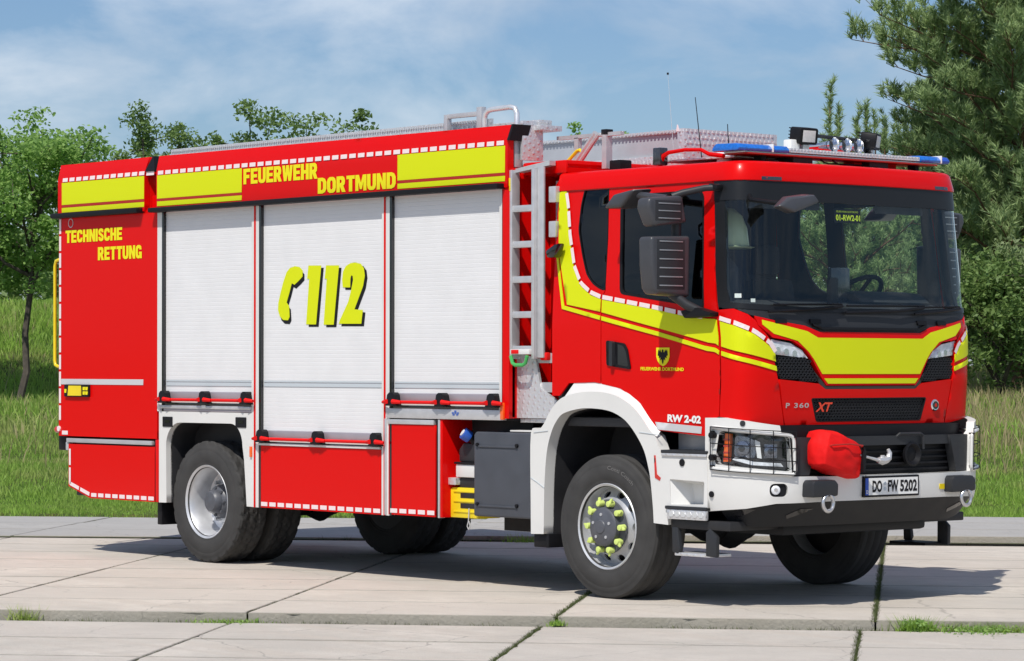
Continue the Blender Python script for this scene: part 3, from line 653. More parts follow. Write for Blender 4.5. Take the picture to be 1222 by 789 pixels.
    for Dq, pr in ((D1, rq), (D2, dr), (D3, cp)):
        dashes('reflective_dashes', pr, S_(Dq) if sgn == 0 else mir(Dq), .105, .022, .032, cab, .0095)
# the rest of the near door
hd = patch('door_handle', rnd([(.013, 1.703), (.266, 1.673), (.233, 1.816), (.201, 1.862), (.008, 1.886)], .02), 'black', dr, lambda t, z, o=0: cab(t, z, o), .012, .03)
hd.parent = T
patch('handle_grip', rnd([(.07, 1.70), (.105, 1.697), (.105, 1.875), (.07, 1.882)], .012), 'plastic_grey', hd, cab, .04, .03)
patch('handle_pocket', rnd([(.12, 1.71), (.245, 1.692), (.22, 1.80), (.19, 1.845), (.12, 1.86)], .02), 'black_gloss', hd, cab, .0125, .002)
# crest and writing on the near door
cx, cz, k = .586, 1.77, 1.0
SH = [(.52, 1.83), (.651, 1.83), (.651, 1.765), (.640, 1.735), (.616, 1.71), (.586, 1.697), (.556, 1.71), (.532, 1.735), (.520, 1.765)][::-1]
crest = patch('city_crest', SH, 'letter_yellow', T, cab, .004, .002)
EG = [(.586, 1.818), (.594, 1.812), (.594, 1.795), (.604, 1.80), (.612, 1.818), (.618, 1.802), (.628, 1.818), (.632, 1.80), (.636, 1.775), (.622, 1.77), (.626, 1.755), (.608, 1.76), (.61, 1.738), (.596, 1.748), (.592, 1.722), (.586, 1.712), (.580, 1.722), (.576, 1.748), (.562, 1.738), (.564, 1.76), (.546, 1.755), (.550, 1.77), (.536, 1.775), (.540, 1.80), (.544, 1.818), (.554, 1.802), (.560, 1.818), (.568, 1.80), (.578, 1.795), (.578, 1.812)][::-1]
patch('eagle', EG, 'black', crest, cab, .0065, .001, step=.3)
text('lettering', 'FEUERWEHR DORTMUND', 'letter_yellow', T, cab, .362, 1.667, .792, 1.692, .004, .03, slope=-.005)
text('lettering', 'RW 2-02', 'plate_white', T, cab, .645, 1.30, .983, 1.355, .006, .05, slope=-.008)
patch('silver_tape', [(.539, 1.243), (.988, 1.221), (.990, 1.271), (.519, 1.298)], 'silver_tape', T, cab, .004, .002)
# ---- nose
right = [(1.448, 2.049), (1.60, 2.02), (1.877, 1.984), (2.011, 1.941)]                   # top edge, near side to centre
low = [(1.47, 1.985), (1.579, 1.898), (1.76, 1.875), (1.87, 1.815), (1.93, 1.752), (2.018, 1.62), (2.07, 1.562)]
outline = low+[(2*T0-t, z) for t, z in low][::-1]+[(2*T0-t, z) for t, z in right]+right[::-1]
hood = patch('hood', outline, 'red', T, cab, .006, .04, step=.06)
yt = [(1.50, 2.022), (1.62, 1.998), (1.893, 1.945), (1.99, 1.90)]; yl = [(1.50, 1.99), (1.59, 1.925), (1.80, 1.876), (1.90, 1.80), (1.95, 1.745), (2.026, 1.643)]
patch('yellow_band', yl+[(2*T0-t, z) for t, z in yl][::-1]+[(2*T0-t, z) for t, z in yt]+yt[::-1], 'fluo', hood, cab, .009, .002, step=.06)
tb = [(2.045, 1.612), (2.082, 1.575)]
patch('thin_band', tb+[(2*T0-t, z) for t, z in tb[::-1]], 'fluo', hood, cab, .009, .002, step=.06).data.flip_normals()
# black trim below hood
patch('hood_trim', [(1.96, 1.66), (2.005, 1.575), (2.07, 1.535)]+[(2*T0-2.07, 1.535), (2*T0-2.005, 1.575), (2*T0-1.96, 1.66)]+[(2*T0-2.02, 1.605), (2*T0-2.075, 1.556)]+[(2.075, 1.556), (2.02, 1.605)], 'black_gloss', T, cab, -.002, .03, step=.06)
GR = rnd([(1.991, 1.305), (2*T0-1.991, 1.305), (2*T0-1.934, 1.473), (1.934, 1.473)], .02)
LOWP = [(1.704, 1.285), (2.0, 1.238), (2*T0-2.0, 1.238), (2*T0-1.704, 1.285), (2*T0-1.637, 1.606), (2*T0-2.0, 1.575), (2*T0-2.07, 1.535), (2.07, 1.535), (2.0, 1.575), (1.637, 1.606)]
lowp = patch('grille_panel', LOWP, 'red', T, cab, .0, .04, [GR], step=.06)
gb_ = patch('grille_backing', GR, 'black', T, cab, -.04, 0, step=.1)
v = MB()
for r in range(8):
    for k in range(39):
        y = -.592+k*.031+(r % 2)*.0155; z = 1.317+r*.0205; lim = .565+(z-1.31)*.2
        if abs(y) < lim:
            H = [i*math.pi/3 for i in range(6)]
            P = [cab_nose(y+.0158*math.cos(q), z+.0122*math.sin(q), -.010) for q in H]+[cab_nose(y+.0115*math.cos(q), z+.0084*math.sin(q), -.010) for q in H]+[cab_nose(y+.0115*math.cos(q), z+.0084*math.sin(q), -.035) for q in H]
            v.add(P, [(i, (i+1) % 6, 6+(i+1) % 6, 6+i) for i in range(6)]+[(6+i, 6+(i+1) % 6, 12+(i+1) % 6, 12+i) for i in range(6)])
tag(v.build('grille_mesh', 'plastic_grey', gb_, smooth=0, weld=False), kind='stuff')
GI = rnd([(1.999, 1.313), (2*T0-1.999, 1.313), (2*T0-1.945, 1.466), (1.945, 1.466)], .02)
patch('grille_rim', GR, 'black', T, cab, .002, .03, [GI], step=.08)
text('lettering', 'P', 'chrome_dull', T, cab, 1.70, 1.405, 1.735, 1.44, .006, .02); text('lettering', '360', 'chrome_dull', T, cab, 1.775, 1.405, 1.912, 1.44, .006, .02, space=1.15)
text('lettering', 'XT', 'xt_red', T, cab, 1.975, 1.376, 2.115, 1.442, .008, .03, shear=.35)
c0 = cab(3.234, 1.414, 0)
v = MB().lathe([(c0[0]-.02, .001), (c0[0]-.02, .045), (c0[0]+.006, .043), (c0[0]+.012, .036), (c0[0]+.010, .001)], (0, c0[1], c0[2]), 'x', 24).build('nose_emblem', 'chrome', T)
MB().lathe([(c0[0]+.0105, .0305), (c0[0]+.0135, .029), (c0[0]+.0135, .001)], (0, c0[1], c0[2]), 'x', 24).build('emblem_field', 'lamp_dark', v)
patch('emblem_mark', [(c0[1]-.012, c0[2]-.012), (c0[1]+.012, c0[2]-.012), (c0[1]+.012, c0[2]+.004), (c0[1], c0[2]+.016), (c0[1]-.012, c0[2]+.004)], 'red_lens', v, front_plane(c0[0]+.0145), 0, .001)
# cowl under the windscreen
cw = [(1.20, 2.125), (1.30, 2.105), (1.42, 2.055), (1.46, 2.047), (1.60, 2.018), (1.877, 1.978), (2.011, 1.936)]; ct = [(1.19, 2.16), (1.28, 2.15), (1.373, 2.12), (1.66, 2.098), (2.0, 2.088)]
patch('cowl', cw+[(2*T0-t, z) for t, z in cw[::-1]]+[(2*T0-t, z) for t, z in ct]+ct[::-1], 'plastic_grey', T, cab, -.004, .06, step=.06)
patch('cowl_lip', [(1.95, 1.985), (2.03, 1.958), (2*T0-2.03, 1.958), (2*T0-1.95, 1.985), (2*T0-1.95, 2.0), (2*T0-2.03, 1.975), (2.03, 1.975), (1.95, 2.0)], 'black', T, cab, .02, .03, step=.06)
for t in (1.98, 2*T0-1.98, 1.66, 2*T0-1.75): patch('cowl_clip', rect(t-.05, 2.0, t+.05, 2.03), 'black', T, cab, .012, .02)
# windscreen, frit and wipers
gs = [(1.10, 2.10), (1.26, 2.10), (1.36, 2.10), (1.66, 2.085), (2.0, 2.078)]
scr = gs+[(2*T0-t, z) for t, z in gs[::-1]]+[(2*T0-1.05, 2.87), (2*T0-1.05, 3.0), (1.05, 3.0), (1.05, 2.87)]
ws = patch('windscreen', [(1.17, 2.12)]+gs[1:]+[(2*T0-t, z) for t, z in gs[1:][::-1]]+[(2*T0-1.17, 2.12), (2*T0-1.10, 2.995), (1.10, 2.995)], 'glass', T, cab, -.004, 0, step=.06)
patch('screen_header', [(1.09, 2.862), (2*T0-1.09, 2.862), (2*T0-1.085, 3.0), (1.085, 3.0)], 'frit', T, cab, .004, .012, step=.05)
for S_ in (lambda P: P, mir):
    patch('screen_pillar', S_([(1.158, 2.11), (1.285, 2.10), (1.245, 2.25), (1.22, 2.862), (1.092, 2.862)]), 'frit', T, cab, .0, .03, step=.05)
patch('screen_base', [(1.2, 2.102)]+gs[2:]+[(2*T0-t, z) for t, z in gs[2:][::-1]]+[(2*T0-1.2, 2.102), (2*T0-1.2, 2.15), (2*T0-1.40, 2.135), (2*T0-2.0, 2.112), (2.0, 2.112), (1.40, 2.135), (1.2, 2.15)], 'frit', T, cab, .002, .01, step=.06)
for t0, t1 in ((1.55, 2.25), (2.35, 3.1), (3.0, 3.55)):
    wv = MB().tube([cab(t0, 2.08, .02), cab((t0+t1)/2, 2.10, .035), cab(t1, 2.125, .03)], .010, 6).build('wiper', 'black', T)
    MB().tube([cab(t0+.05, 2.13, .02), cab(t1+.02, 2.14, .02)], .007, 6).build('wiper_blade', 'black', wv)
# ---- roof
ts = [-.60+i*(2*T0+1.2)/90 for i in range(91)]
def ring(z, inset): return [cab(t, z, -inset) for t in ts]
rows = [(2.998, 0.0), (3.004, -.014), (3.02, -.016), (3.118, -.008), (3.132, .004), (3.140, .022), (3.144, .06), (3.150, .16), (3.158, .32)]
V = []; F = []
for z, ins in rows: V += ring(z, ins)
n = len(ts)
for r in range(len(rows)-1):
    for i in range(n-1): F.append((r*n+i, r*n+i+1, (r+1)*n+i+1, (r+1)*n+i))
F.append(tuple((len(rows)-1)*n+i for i in range(n)))
F.append(tuple(r*n for r in range(len(rows)))+tuple(r*n+n-1 for r in reversed(range(len(rows)))))
mesh_obj('cab_roof', V, F, 'red', T, smooth=60)
for t in (1.60, 2*T0-1.60): patch('roof_marker', rect(t-.09, 3.005, t+.09, 3.03), 'lamp_dark', T, cab, .016, .01)
MB().tube([cab(t, 3.003, .002) for t in (-.55, -.3, 0, .4, .8, 1.06)], .008, 6).build('drip_rail', 'red_line', T)
MB().hexa([(-.60, -1.14, 3.0), (-.60, 1.14, 3.0), (-.60, 1.1, 3.2), (-.60, -1.1, 3.2)], [(-.66, -1.15, 3.02), (-.66, 1.15, 3.02), (-.54, 1.1, 3.21), (-.54, -1.1, 3.21)]).build('roof_tail', 'red', T)
# ---- inside the cab
bx('cab_rear_wall', 'interior', T, -.62, -.57, -1.14, 1.14, 1.3, 3.0, .02)
bx('cab_floor', 'interior', T, -.6, 1.30, -1.12, 1.12, 1.25, 1.32, .02)
bx('roof_liner', 'interior_light', T, -.58, 1.22, -1.08, 1.08, 2.99, 3.0, .003)
bx('front_bulkhead', 'black', T, 1.20, 1.28, -1.08, 1.08, 1.12, 2.04, .02)
for s in (-1, 1): bx('side_liner', 'interior', T, -.58, 1.10, s*1.14-.02, s*1.14+.02, 1.62, 2.05, .01)
MB().prism([(.92, 1.75), (1.30, 1.75), (1.36, 2.06), (1.28, 2.13), (1.10, 2.17), (.95, 2.12)], 'y', -1.06, 1.06).build('dashboard', 'dash_board', T, bevel=.03)
MB().prism([(.80, 2.08), (1.12, 2.10), (1.20, 2.17), (1.10, 2.24), (.9, 2.26), (.82, 2.2)], 'y', .22, .98).build('instrument_hood', 'dash_board', T, bevel=.03)
sw = MB(); c = Vector((.74, .62, 2.22)); ax = Vector((-.62, 0, .78)).normalized(); u = Vector((0, 1, 0)); w = ax.cross(u)
sw.tube([c+(u*math.cos(a)+w*math.sin(a))*.235 for a in [i*2*math.pi/36 for i in range(36)]], .018, 8, closed=True)
for a in (.3, math.pi-.3, -math.pi/2): sw.cyl(c-ax*.03, c+(u*math.cos(a)+w*math.sin(a))*.23, .016, n=8)
sw.cyl(c-ax*.06, c-ax*.0, .07, n=16); sw.cyl(c-ax*.5, c-ax*.04, .035, n=10)
sw.build('steering_wheel', 'black', T)
for y in (-.62, .05, .62):
    st = bx('seat', 'seat', T, -.10, .42, y-.24, y+.24, 1.62, 1.80, .06)
    MB().prism([(-.16, 1.74), (.0, 1.74), (-.10, 2.38), (-.24, 2.36)], 'y', y-.23, y+.23).build('seat_back', 'seat', st, bevel=.05)
    bx('headrest', 'seat', st, -.27, -.15, y-.14, y+.14, 2.40, 2.64, .05)
    bx('seat_base', 'black', st, -.04, .36, y-.18, y+.18, 1.32, 1.63, .02)
bx('centre_console', 'dash_board', T, .35, .80, -.12, .30, 1.32, 1.98, .03)
bx('dash_handset', 'black', T, 1.18, 1.23, -.14, -.06, 2.14, 2.34, .015)
bx('dash_screen', 'lamp_dark', T, 1.02, 1.06, .04, .24, 2.16, 2.42, .01)
sgn_ = patch('call_sign_board', rect(-.275, 2.728, .0, 2.828), 'black', T, cab_nose, -.035, .006)
text('lettering', '01-RW2-01', 'sign_letters', sgn_, cab_nose, -.262, 2.742, -.012, 2.785, -.030, .03)
text('lettering', 'FEUERWEHR DORTMUND', 'sign_letters', sgn_, cab_nose, -.255, 2.80, -.03, 2.814, -.030, .02)
for t in (1.78, 2.95): patch('sun_visor', rnd(rect(t-.36, 2.81, t+.36, 2.875), .03), 'interior', T, cab, -.07, .012)
patch('screen_sticker', rect(1.31, 2.175, 1.36, 2.205), 'plate_white', T, cab, -.006, 0); patch('screen_sticker', rect(1.43, 2.145, 1.465, 2.17), 'plate_white', T, cab, -.006, 0)
# ============================================================ bumper skin, same idea as the cab skin
BP = [(0.9, -1.25), (1.05, -1.25), (1.2, -1.245), (1.36, -1.215), (1.50, -1.13), (1.60, -.98), (1.65, -.78), (1.672, -.4), (1.68, 0)]
def catmull(P, n=12):
    o = []; Q = [P[0]]+P+[(P[-2][0], -P[-2][1])]
    for i in range(1, len(Q)-2):
        a, b, c, d = [np.array(v) for v in Q[i-1:i+3]]
        for k in range(n):
            t = k/n; o.append(.5*((2*b)+(c-a)*t+(2*a-5*b+4*c-d)*t*t+(3*b-a-3*c+d)*t**3))
    return np.array(o+[np.array(P[-1])])
BC = catmull(BP); BL = np.r_[0, np.cumsum(np.hypot(*np.diff(BC, axis=0).T))]; B0 = float(BL[-1])
def bump(t, z, off=0.):
    if t > B0:
        x, y, z = bump(2*B0-t, z, off); return (x, -y, z)
    f = lambda q: (float(np.interp(q, BL, BC[:, 0])), float(np.interp(q, BL, BC[:, 1])))
    x, y = f(t); a, b = f(max(t-.02, 0)), f(min(t+.02, B0)); dx, dy = b[0]-a[0], b[1]-a[1]; l = math.hypot(dx, dy)
    off -= .05*max(0, .80-z)/.12*.5
    return (x+dy/l*off, y-dx/l*off, z)
def bm_(P): return [(2*B0-t, z) for t, z in P][::-1]
half = [(.17, .675), (.22, .682), (.52, .706), (.74, .742), (1.2, .75)]
top = [(.17, 1.335), (.363, 1.338), (.763, 1.285), (.775, 1.225), (.835, 1.205), (.855, .93), (1.2, .926)]
HL = rnd([(.307, 1.247), (.833, 1.207), (.849, .965), (.262, 1.012)][::-1], .03, 3)
bmp = patch('bumper', half+[(2*B0-t, z) for t, z in half[::-1]]+[(2*B0-t, z) for t, z in top]+top[::-1], 'white', T, bump, 0, .06, [HL, bm_(HL), rnd(rect(.69, .79, .822, .882), .045, 5), bm_(rnd(rect(.69, .79, .822, .882), .045, 5))], step=.07)
patch('bumper_ledge', rect(.86, .905, 2*B0-.86, .93), 'white', T, lambda t, z, o=0: (bump(t, .93, -(z-.905)*5)[0], bump(t, .93, -(z-.905)*5)[1], .928-(z-.905)*.1), 0, .01, step=.08)
# black middle between the lamps
patch('bumper_centre', [(.80, .93), (2*B0-.80, .93), (2*B0-.77, 1.28), (.77, 1.28)], 'black', T, bump, -.11, .02, step=.1)
for S_ in (lambda P: P, bm_): patch('bumper_cheek', S_([(.86, .935), (1.02, .935), (1.10, 1.20), (.84, 1.20)]), 'plastic_grey', T, bump, -.03, .06, step=.08)
patch('centre_bar', rect(1.0, 1.135, 2*B0-1.0, 1.20), 'plastic_grey', T, bump, -.05, .06, step=.1)
for i in range(4): patch('centre_louvre', rect(1.05, .95+i*.043, 2*B0-1.05, .965+i*.043), 'black', T, bump, -.085, .03, step=.15)
patch('apron_top', [(.775, 1.215), (2*B0-.775, 1.215), (2*B0-.78, 1.285), (.78, 1.285)], 'black', T, bump, -.16, .02, step=.1)
# headlamps with wire guards
for sg, S_ in ((0, lambda P: P), (1, bm_)):
    M_ = (lambda t: t) if not sg else (lambda t: 2*B0-t)
    hl = patch('headlamp', S_(HL), 'lamp_dark', T, bump, -.075, .0, step=.06)
    pts = S_(HL); w = MB(); nn = len(pts)
    w.add([bump(t, z, -.001) for t, z in pts]+[bump(t, z, -.076) for t, z in pts], [(i, (i+1) % nn, nn+(i+1) % nn, nn+i) for i in range(nn)]); w.build('lamp_housing', 'black', hl)
    patch('lamp_glass', S_([(t, z) for t, z in HL]), 'glass_clear', hl, bump, -.012, 0, step=.06)
    patch('indicator', S_([(.318, 1.03), (.365, 1.03), (.382, 1.225), (.335, 1.228)]), 'orange_lens', hl, bump, -.03, .03)
    for k in range(4): patch('indicator_rib', S_(rect(.322, 1.045+k*.045, .375, 1.055+k*.045)), 'red_lens', hl, bump, -.027, .004)
    patch('reflector', S_(rnd([(.40, 1.07), (.58, 1.055), (.60, 1.17), (.52, 1.205), (.41, 1.215)], .03)), 'lamp_chrome', hl, bump, -.05, .02)
    for t, z, r in ((.485, 1.125, .052), (.70, 1.105, .045)):
        a, b2, c2 = Vector(bump(M_(t), z, -.06)), Vector(bump(M_(t), z, -.024)), Vector(bump(M_(t), z, -.018))
        MB().tube([a, b2, c2], [r, r, r*.6], 18).build('projector', 'lamp_chrome', hl); MB().tube([b2, c2+(c2-b2)*.3], [r*.75, r*.4], 18).build('projector_lens', 'lamp_dark', hl)
    patch('reflector_bar', S_([(.60, 1.06), (.635, 1.055), (.62, 1.17), (.58, 1.185)]), 'plate_white', hl, bump, -.04, .02)
    patch('reflector', S_(rect(.655, 1.06, .76, 1.155)), 'lamp_chrome', hl, bump, -.058, .01)
    patch('daylight_strip', S_([(.40, 1.045), (.56, 1.01), (.80, .998), (.78, 1.022), (.57, 1.033), (.42, 1.065)]), 'lens_white', hl, bump, -.03, .02)
    g = MB()
    for z in (.945, 1.04, 1.13, 1.245):
        dz = lambda t: -.055*(t-.25)
        g.tube([bump(M_(t), z+.03+dz(t), .03) for t in np.linspace(.25, .87, 14)], .0036, 5)
    for t in (.25, .41, .56, .71, .87): g.tube([bump(M_(t), z-.055*(t-.25), .032) for z in (.975, 1.1, 1.275)], .0036, 5)
    for t in (.26, .86):
        for z in (1.0, 1.24): g.tube([bump(M_(t), z-.055*(t-.25), -.01), bump(M_(t), z-.055*(t-.25), .034)], .006, 5)
    g.build('lamp_guard', 'black', T)
    fr = MB().tube([bump(M_(t), z, .012) for t, z in dens(rnd([(.235, 1.275), (.86, 1.215), (.875, .94), (.235, .985)], .04, 4), .08)], .013, 8, closed=True).build('lamp_frame', 'white', T)
    for z in (1.06, 1.215): MB().cyl(bump(M_(.265), z, .0), bump(M_(.265), z, .045), .022, n=10).build('guard_bolt', 'black', T)
    fogc = bump(M_(.752), .837, -.03); fd = Vector(bump(M_(.752), .837, .0))-Vector(fogc)
    fg = MB().tube([Vector(fogc)-fd*1.2, Vector(fogc)+fd*.4], .062, 20).build('fog_lamp', 'black', T)
    MB().tube([Vector(bump(M_(.735), .837, -.04)), Vector(bump(M_(.735), .837, -.006)), Vector(bump(M_(.735), .837, -.0))], [.032, .032, .024], 18).build('fog_lens', 'lens_white', fg)
    MB().tube([Vector(bump(M_(.735), .837, -.002)), Vector(bump(M_(.735), .837, .003))], [.016, .012], 12).build('fog_bulb', 'chrome', fg)
    MB().tube([bump(M_(.235), .80, -.01), bump(M_(.235), .80, .006)], .022, 14).build('bumper_hole', 'black', bmp)
    MB().tube([bump(M_(.50), 1.30, -.01), bump(M_(.50), 1.30, .006)], .02, 12).build('washer_nozzle', 'plastic_grey', bmp)
    # towing block and shackle
    yb = -.727 if not sg else .727
    tbk = MB().prism([(yb-.13, .785), (yb+.12, .79), (yb+.125, .875), (yb+.09, .905), (yb-.11, .905), (yb-.13, .88)], 'x', 1.60, 1.745).build('tow_block', 'plastic_grey', T, bevel=.02)
    MB().tube([(1.73, yb+.03+.052*math.cos(a), .744+.058*math.sin(a)) for a in [i*2*math.pi/22 for i in range(22)]], .014, 8, closed=True).build('tow_eye', 'chrome_dull', T)
# plate
pl = bx('number_plate', 'black', T, 1.67, 1.695, -.293, .288, .770, .920, .006)
patch('plate_face', rect(-.245, .785, .272, .905), 'plate_white', pl, front_plane(1.696), 0, .002)
patch('plate_euro_band', rect(-.278, .785, -.245, .905), 'plate_blue', pl, front_plane(1.696), 0.0, .002)
text('lettering', 'DO', 'black', pl, front_plane(1.697), -.207, .803, -.108, .888, .001, .035)
text('lettering', 'FW', 'black', pl, front_plane(1.697), -.045, .803, .064, .888, .001, .035)
text('lettering', '5202', 'black', pl, front_plane(1.697), .082, .803, .262, .888, .001, .035)
text('lettering', 'D', 'plate_white', pl, front_plane(1.697), -.272, .795, -.252, .82, .001, .01)
for z, m_ in ((.865, 'stripe_grey'), (.825, 'stripe_grey')): MB().cyl((1.696, -.077, z), (1.699, -.077, z), .013, n=12).build('plate_seal', m_, pl)
sq = patch('orange_reflector', rect(2.335, .808, 2.39, .846), 'yellow', T, bump, .004, .004)
# winch cover, hook and horn
v = bmesh.new(); bmesh.ops.create_cube(v, size=2); bmesh.ops.subdivide_edges(v, edges=v.edges[:], cuts=22, use_grid_fill=True)
from mathutils import noise as mnoise
for q in v.verts:
    p = q.co.copy(); r = p.normalized()*1.25; p = p.lerp(r, .55)
    x, y, z = p
    sag = -.012*max(0, y)*max(0, -z)
    p = Vector((x*.12, y*.195*(1-.10*z), z*.132-.03*y+sag))
    cre = mnoise.noise(Vector((x*1.3, y*2.2, z*1.7+4)))*.010+abs(mnoise.noise(Vector((x*2.5+9, y*3.6, z*3.1))))*-.006+.003*math.sin(9*z+4*y)*max(0, 1-abs(y))
    q.co = p+p.normalized()*cre
me = bpy.data.meshes.new('winch_cover'); v.to_mesh(me); v.free(); me.shade_smooth()
wc = finish(bpy.data.objects.new('winch_cover', me), 'winch_cover', 'red_matt', T); wc.location = (1.66, -.575, 1.085); wc.rotation_euler = (R(-6), 0, 0)
sl = MB().prism([(-.405, .955), (-.385, .955), (-.375, 1.10), (-.395, 1.13), (-.41, 1.08)], 'x', 1.755, 1.795).build('cover_slit', 'black', T)
MB().tube([(1.675, -.77, 1.12), (1.795, -.72, 1.15), (1.815, -.56, 1.155), (1.80, -.42, 1.14), (1.70, -.345, 1.11)], .006, 6).build('cover_seam', 'red_line', T)
MB().tube([(1.77, -.42, 1.075), (1.78, -.33, 1.055), (1.785, -.24, 1.035)], [.008, .009, .012], 8).build('winch_cable', 'alu', T)
hk = MB().tube([(1.785, -.24, 1.035), (1.785, -.20, 1.03), (1.785, -.165, 1.035), (1.785, -.135, 1.05), (1.785, -.125, 1.085), (1.785, -.14, 1.11)], [.022, .03, .028, .024, .018, .012], 8)
hk.cyl((1.785, -.20, 1.01), (1.785, -.20, 1.07), .016, n=8); hk.build('winch_hook', 'alu', T)
hn = MB().lathe([(1.50, .001), (1.50, .05), (1.60, .055), (1.615, .085), (1.64, .088), (1.645, .075), (1.62, .05), (1.625, .001)], (0, .285, 1.065), 'x', 24).build('horn', 'black', T)
MB().tube([(1.62, .12, 1.19), (1.64, .14, 1.215), (1.64, .36, 1.215), (1.64, .39, 1.20), (1.64, .395, 1.10)], .010, 8).build('front_bracket', 'plastic_grey', T)
# skid apron below the bumper
ap = [(.25, .70), (.6, .715), (.85, .745), (2*B0-.85, .745), (2*B0-.6, .715), (2*B0-.25, .70), (2*B0-.55, .64), (2*B0-.95, .575), (.95, .575), (.50, .575), (.28, .60)]
def apron(t, z, o=0.): 
    x, y, z2 = bump(t, .80, o-.03-(.75-z)*.7); return (x, y, z)
apn = patch('skid_apron', ap[::-1], 'apron_black', T, apron, 0, .02, step=.09); apn.data.flip_normals()
for t in (.45, .95, 2*B0-.95, 2*B0-.5):
    q = patch('apron_slot', [(t-.08, .63), (t+.06, .67), (t+.14, .70), (t+.02, .70), (t-.10, .655)], 'black_gloss', apn, apron, .004, .002)
bx('sump_guard', 'apron_black', T, .35, 1.35, -.75, .75, .50, .60, .03)
# ---- front mudguards
FO = [(-.793, .44), (-.797, .75), (-.794, 1.195), (-.70, 1.225), (-.645, 1.27), (-.59, 1.345), (-.51, 1.425), (-.416, 1.472), (-.25, 1.503), (-.065, 1.51), (.12, 1.490), (.278, 1.432), (.39, 1.355), (.50, 1.245), (.56, 1.20)]
FI = [(-.648, .445), (-.64, .8), (-.615, 1.05), (-.565, 1.20), (-.50, 1.295), (-.42, 1.35), (-.239, 1.385), (-.08, 1.387), (.073, 1.372), (.19, 1.335), (.278, 1.283), (.37, 1.195), (.447, 1.091), (.49, .98), (.514, .887), (.54, .70), (.550, .575)]
FO = spline(FO[:2], 2)[:-1]+spline(FO[1:], 4); FI = spline(FI, 4)
def fl(sg): return (lambda x, z, o=0.: (x, sg*(1.255+o), z))
for sg in (-1, 1):
    fn = fl(sg)
    # arch plus step panel in one white moulding, with the step pocket cut out
    outl = FO+[(.62, 1.075), (1.10, 1.085), (1.10, .692), (.70, .690), (.70, .568)]+FI[::-1]
    pk = rnd([(.725, .715), (1.06, .722), (1.068, .885), (.715, .895)], .012, 2)
    a = patch('mudguard', outl[::-1], 'white', T, fn, 0, .10, [pk])
    if sg > 0: a.data.flip_normals()
    w = MB(); n = len(FI)         # liner
    w.add([(x, sg*1.16, z) for x, z in FI]+[(x, sg*.62, z) for x, z in FI], [(i, i+1, n+i+1, n+i) for i in range(n-1)]); w.add([(x, sg*.62, z) for x, z in FI], [tuple(range(n))])
    w.build('arch_liner', 'arch_liner', T)
    # sloping shoulder between arch and cab skin
    up = [(-.35, 1.585), (-.20, 1.583), (-.05, 1.578), (.10, 1.555), (.24, 1.515), (.36, 1.448), (.47, 1.33), (.57, 1.235)]; lo = [(-.42, 1.470), (-.25, 1.500), (-.065, 1.507), (.12, 1.487), (.278, 1.429), (.39, 1.352), (.50, 1.242), (.575, 1.19)]
    m = len(up); w = MB(); w.add([(x, sg*1.25, z) for x, z in lo]+[(x, sg*1.205, z) for x, z in up], [(i, i+1, m+i+1, m+i) for i in range(m-1)]); w.build('mudguard_shoulder', 'white', T)
    # pocket, steps, hangers
    w = MB(); w.add([(.715, sg*1.25, .895), (1.068, sg*1.25, .885), (1.06, sg*1.25, .71), (.725, sg*1.25, .71), (.80, sg*1.12, .86), (1.06, sg*1.12, .86), (1.06, sg*1.12, .71), (.84, sg*1.12, .71)], [(0, 1, 5, 4), (4, 5, 6, 7), (0, 4, 7, 3), (1, 2, 6, 5)]); w.build('step_pocket', 'white', T)
    bx('upper_step', 'plastic_grey', T, .63, 1.10, min(sg*1.02, sg*1.265), max(sg*1.02, sg*1.265), 1.078, 1.102, .006)
    bx('step_riser', 'alu_paint', T, .60, 1.12, min(sg*1.02, sg*1.06), max(sg*1.02, sg*1.06), 1.09, 1.26, .004)
    bx('step_edge', 'treadplate', T, .64, 1.10, min(sg*1.256, sg*1.268), max(sg*1.256, sg*1.268), 1.060, 1.078, .002)
    st = bx('lower_step', 'plastic_grey', T, .685, 1.10, min(sg*1.10, sg*1.275), max(sg*1.10, sg*1.275), .683, .706, .005)
    bx('step_face', 'treadplate', st, .70, 1.095, min(sg*1.24, sg*1.27), max(sg*1.24, sg*1.27), .612, .682, .006)
    w = MB(); 
    for k in range(6): w.prism([(.735+k*.06, .63), (.765+k*.06, .63), (.775+k*.06, .648), (.765+k*.06, .668), (.735+k*.06, .668), (.725+k*.06, .648)], 'y', sg*1.27, sg*1.2745)
    w.build('step_studs', 'steel_bright', st)
    bx('step_beam', 'chassis', T, .70, 1.30, min(sg*.7, sg*1.23), max(sg*.7, sg*1.23), .545, .61, .01)
    hg = MB().prism([(.72, .375), (.78, .365), (.80, .40), (.775, .555), (.715, .555)], 'y', sg*1.20, sg*1.235); hg2 = MB().prism([(1.06, .36), (1.165, .355), (1.17, .50), (1.10, .56), (1.06, .53)], 'y', sg*1.20, sg*1.235)
    hg = hg.build('step_hanger', 'plastic_grey', T, bevel=.01); hg2.build('step_hanger', 'plastic_grey', T, bevel=.01); bx('step_tread', 'treadplate' if sg < 0 else 'black', hg, .74, 1.10, min(sg*1.02, sg*1.23), max(sg*1.02, sg*1.23), .352, .375, .004)
    MB().cyl((.845, sg*1.262, 1.015), (.845, sg*1.25, 1.015), .026, n=16).build('step_button', 'black', T)
    if sg < 0:
        patch('side_reflector', [(.565, .90), (.615, .88), (.625, .90), (.585, .925), (.57, 1.06), (.555, 1.06)], 'red_lens', T, fl(sg), .004, .004, step=.05)
        bx('mud_flap', 'black', T, -.80, -.63, -1.22, -.85, .34, .445, .01)
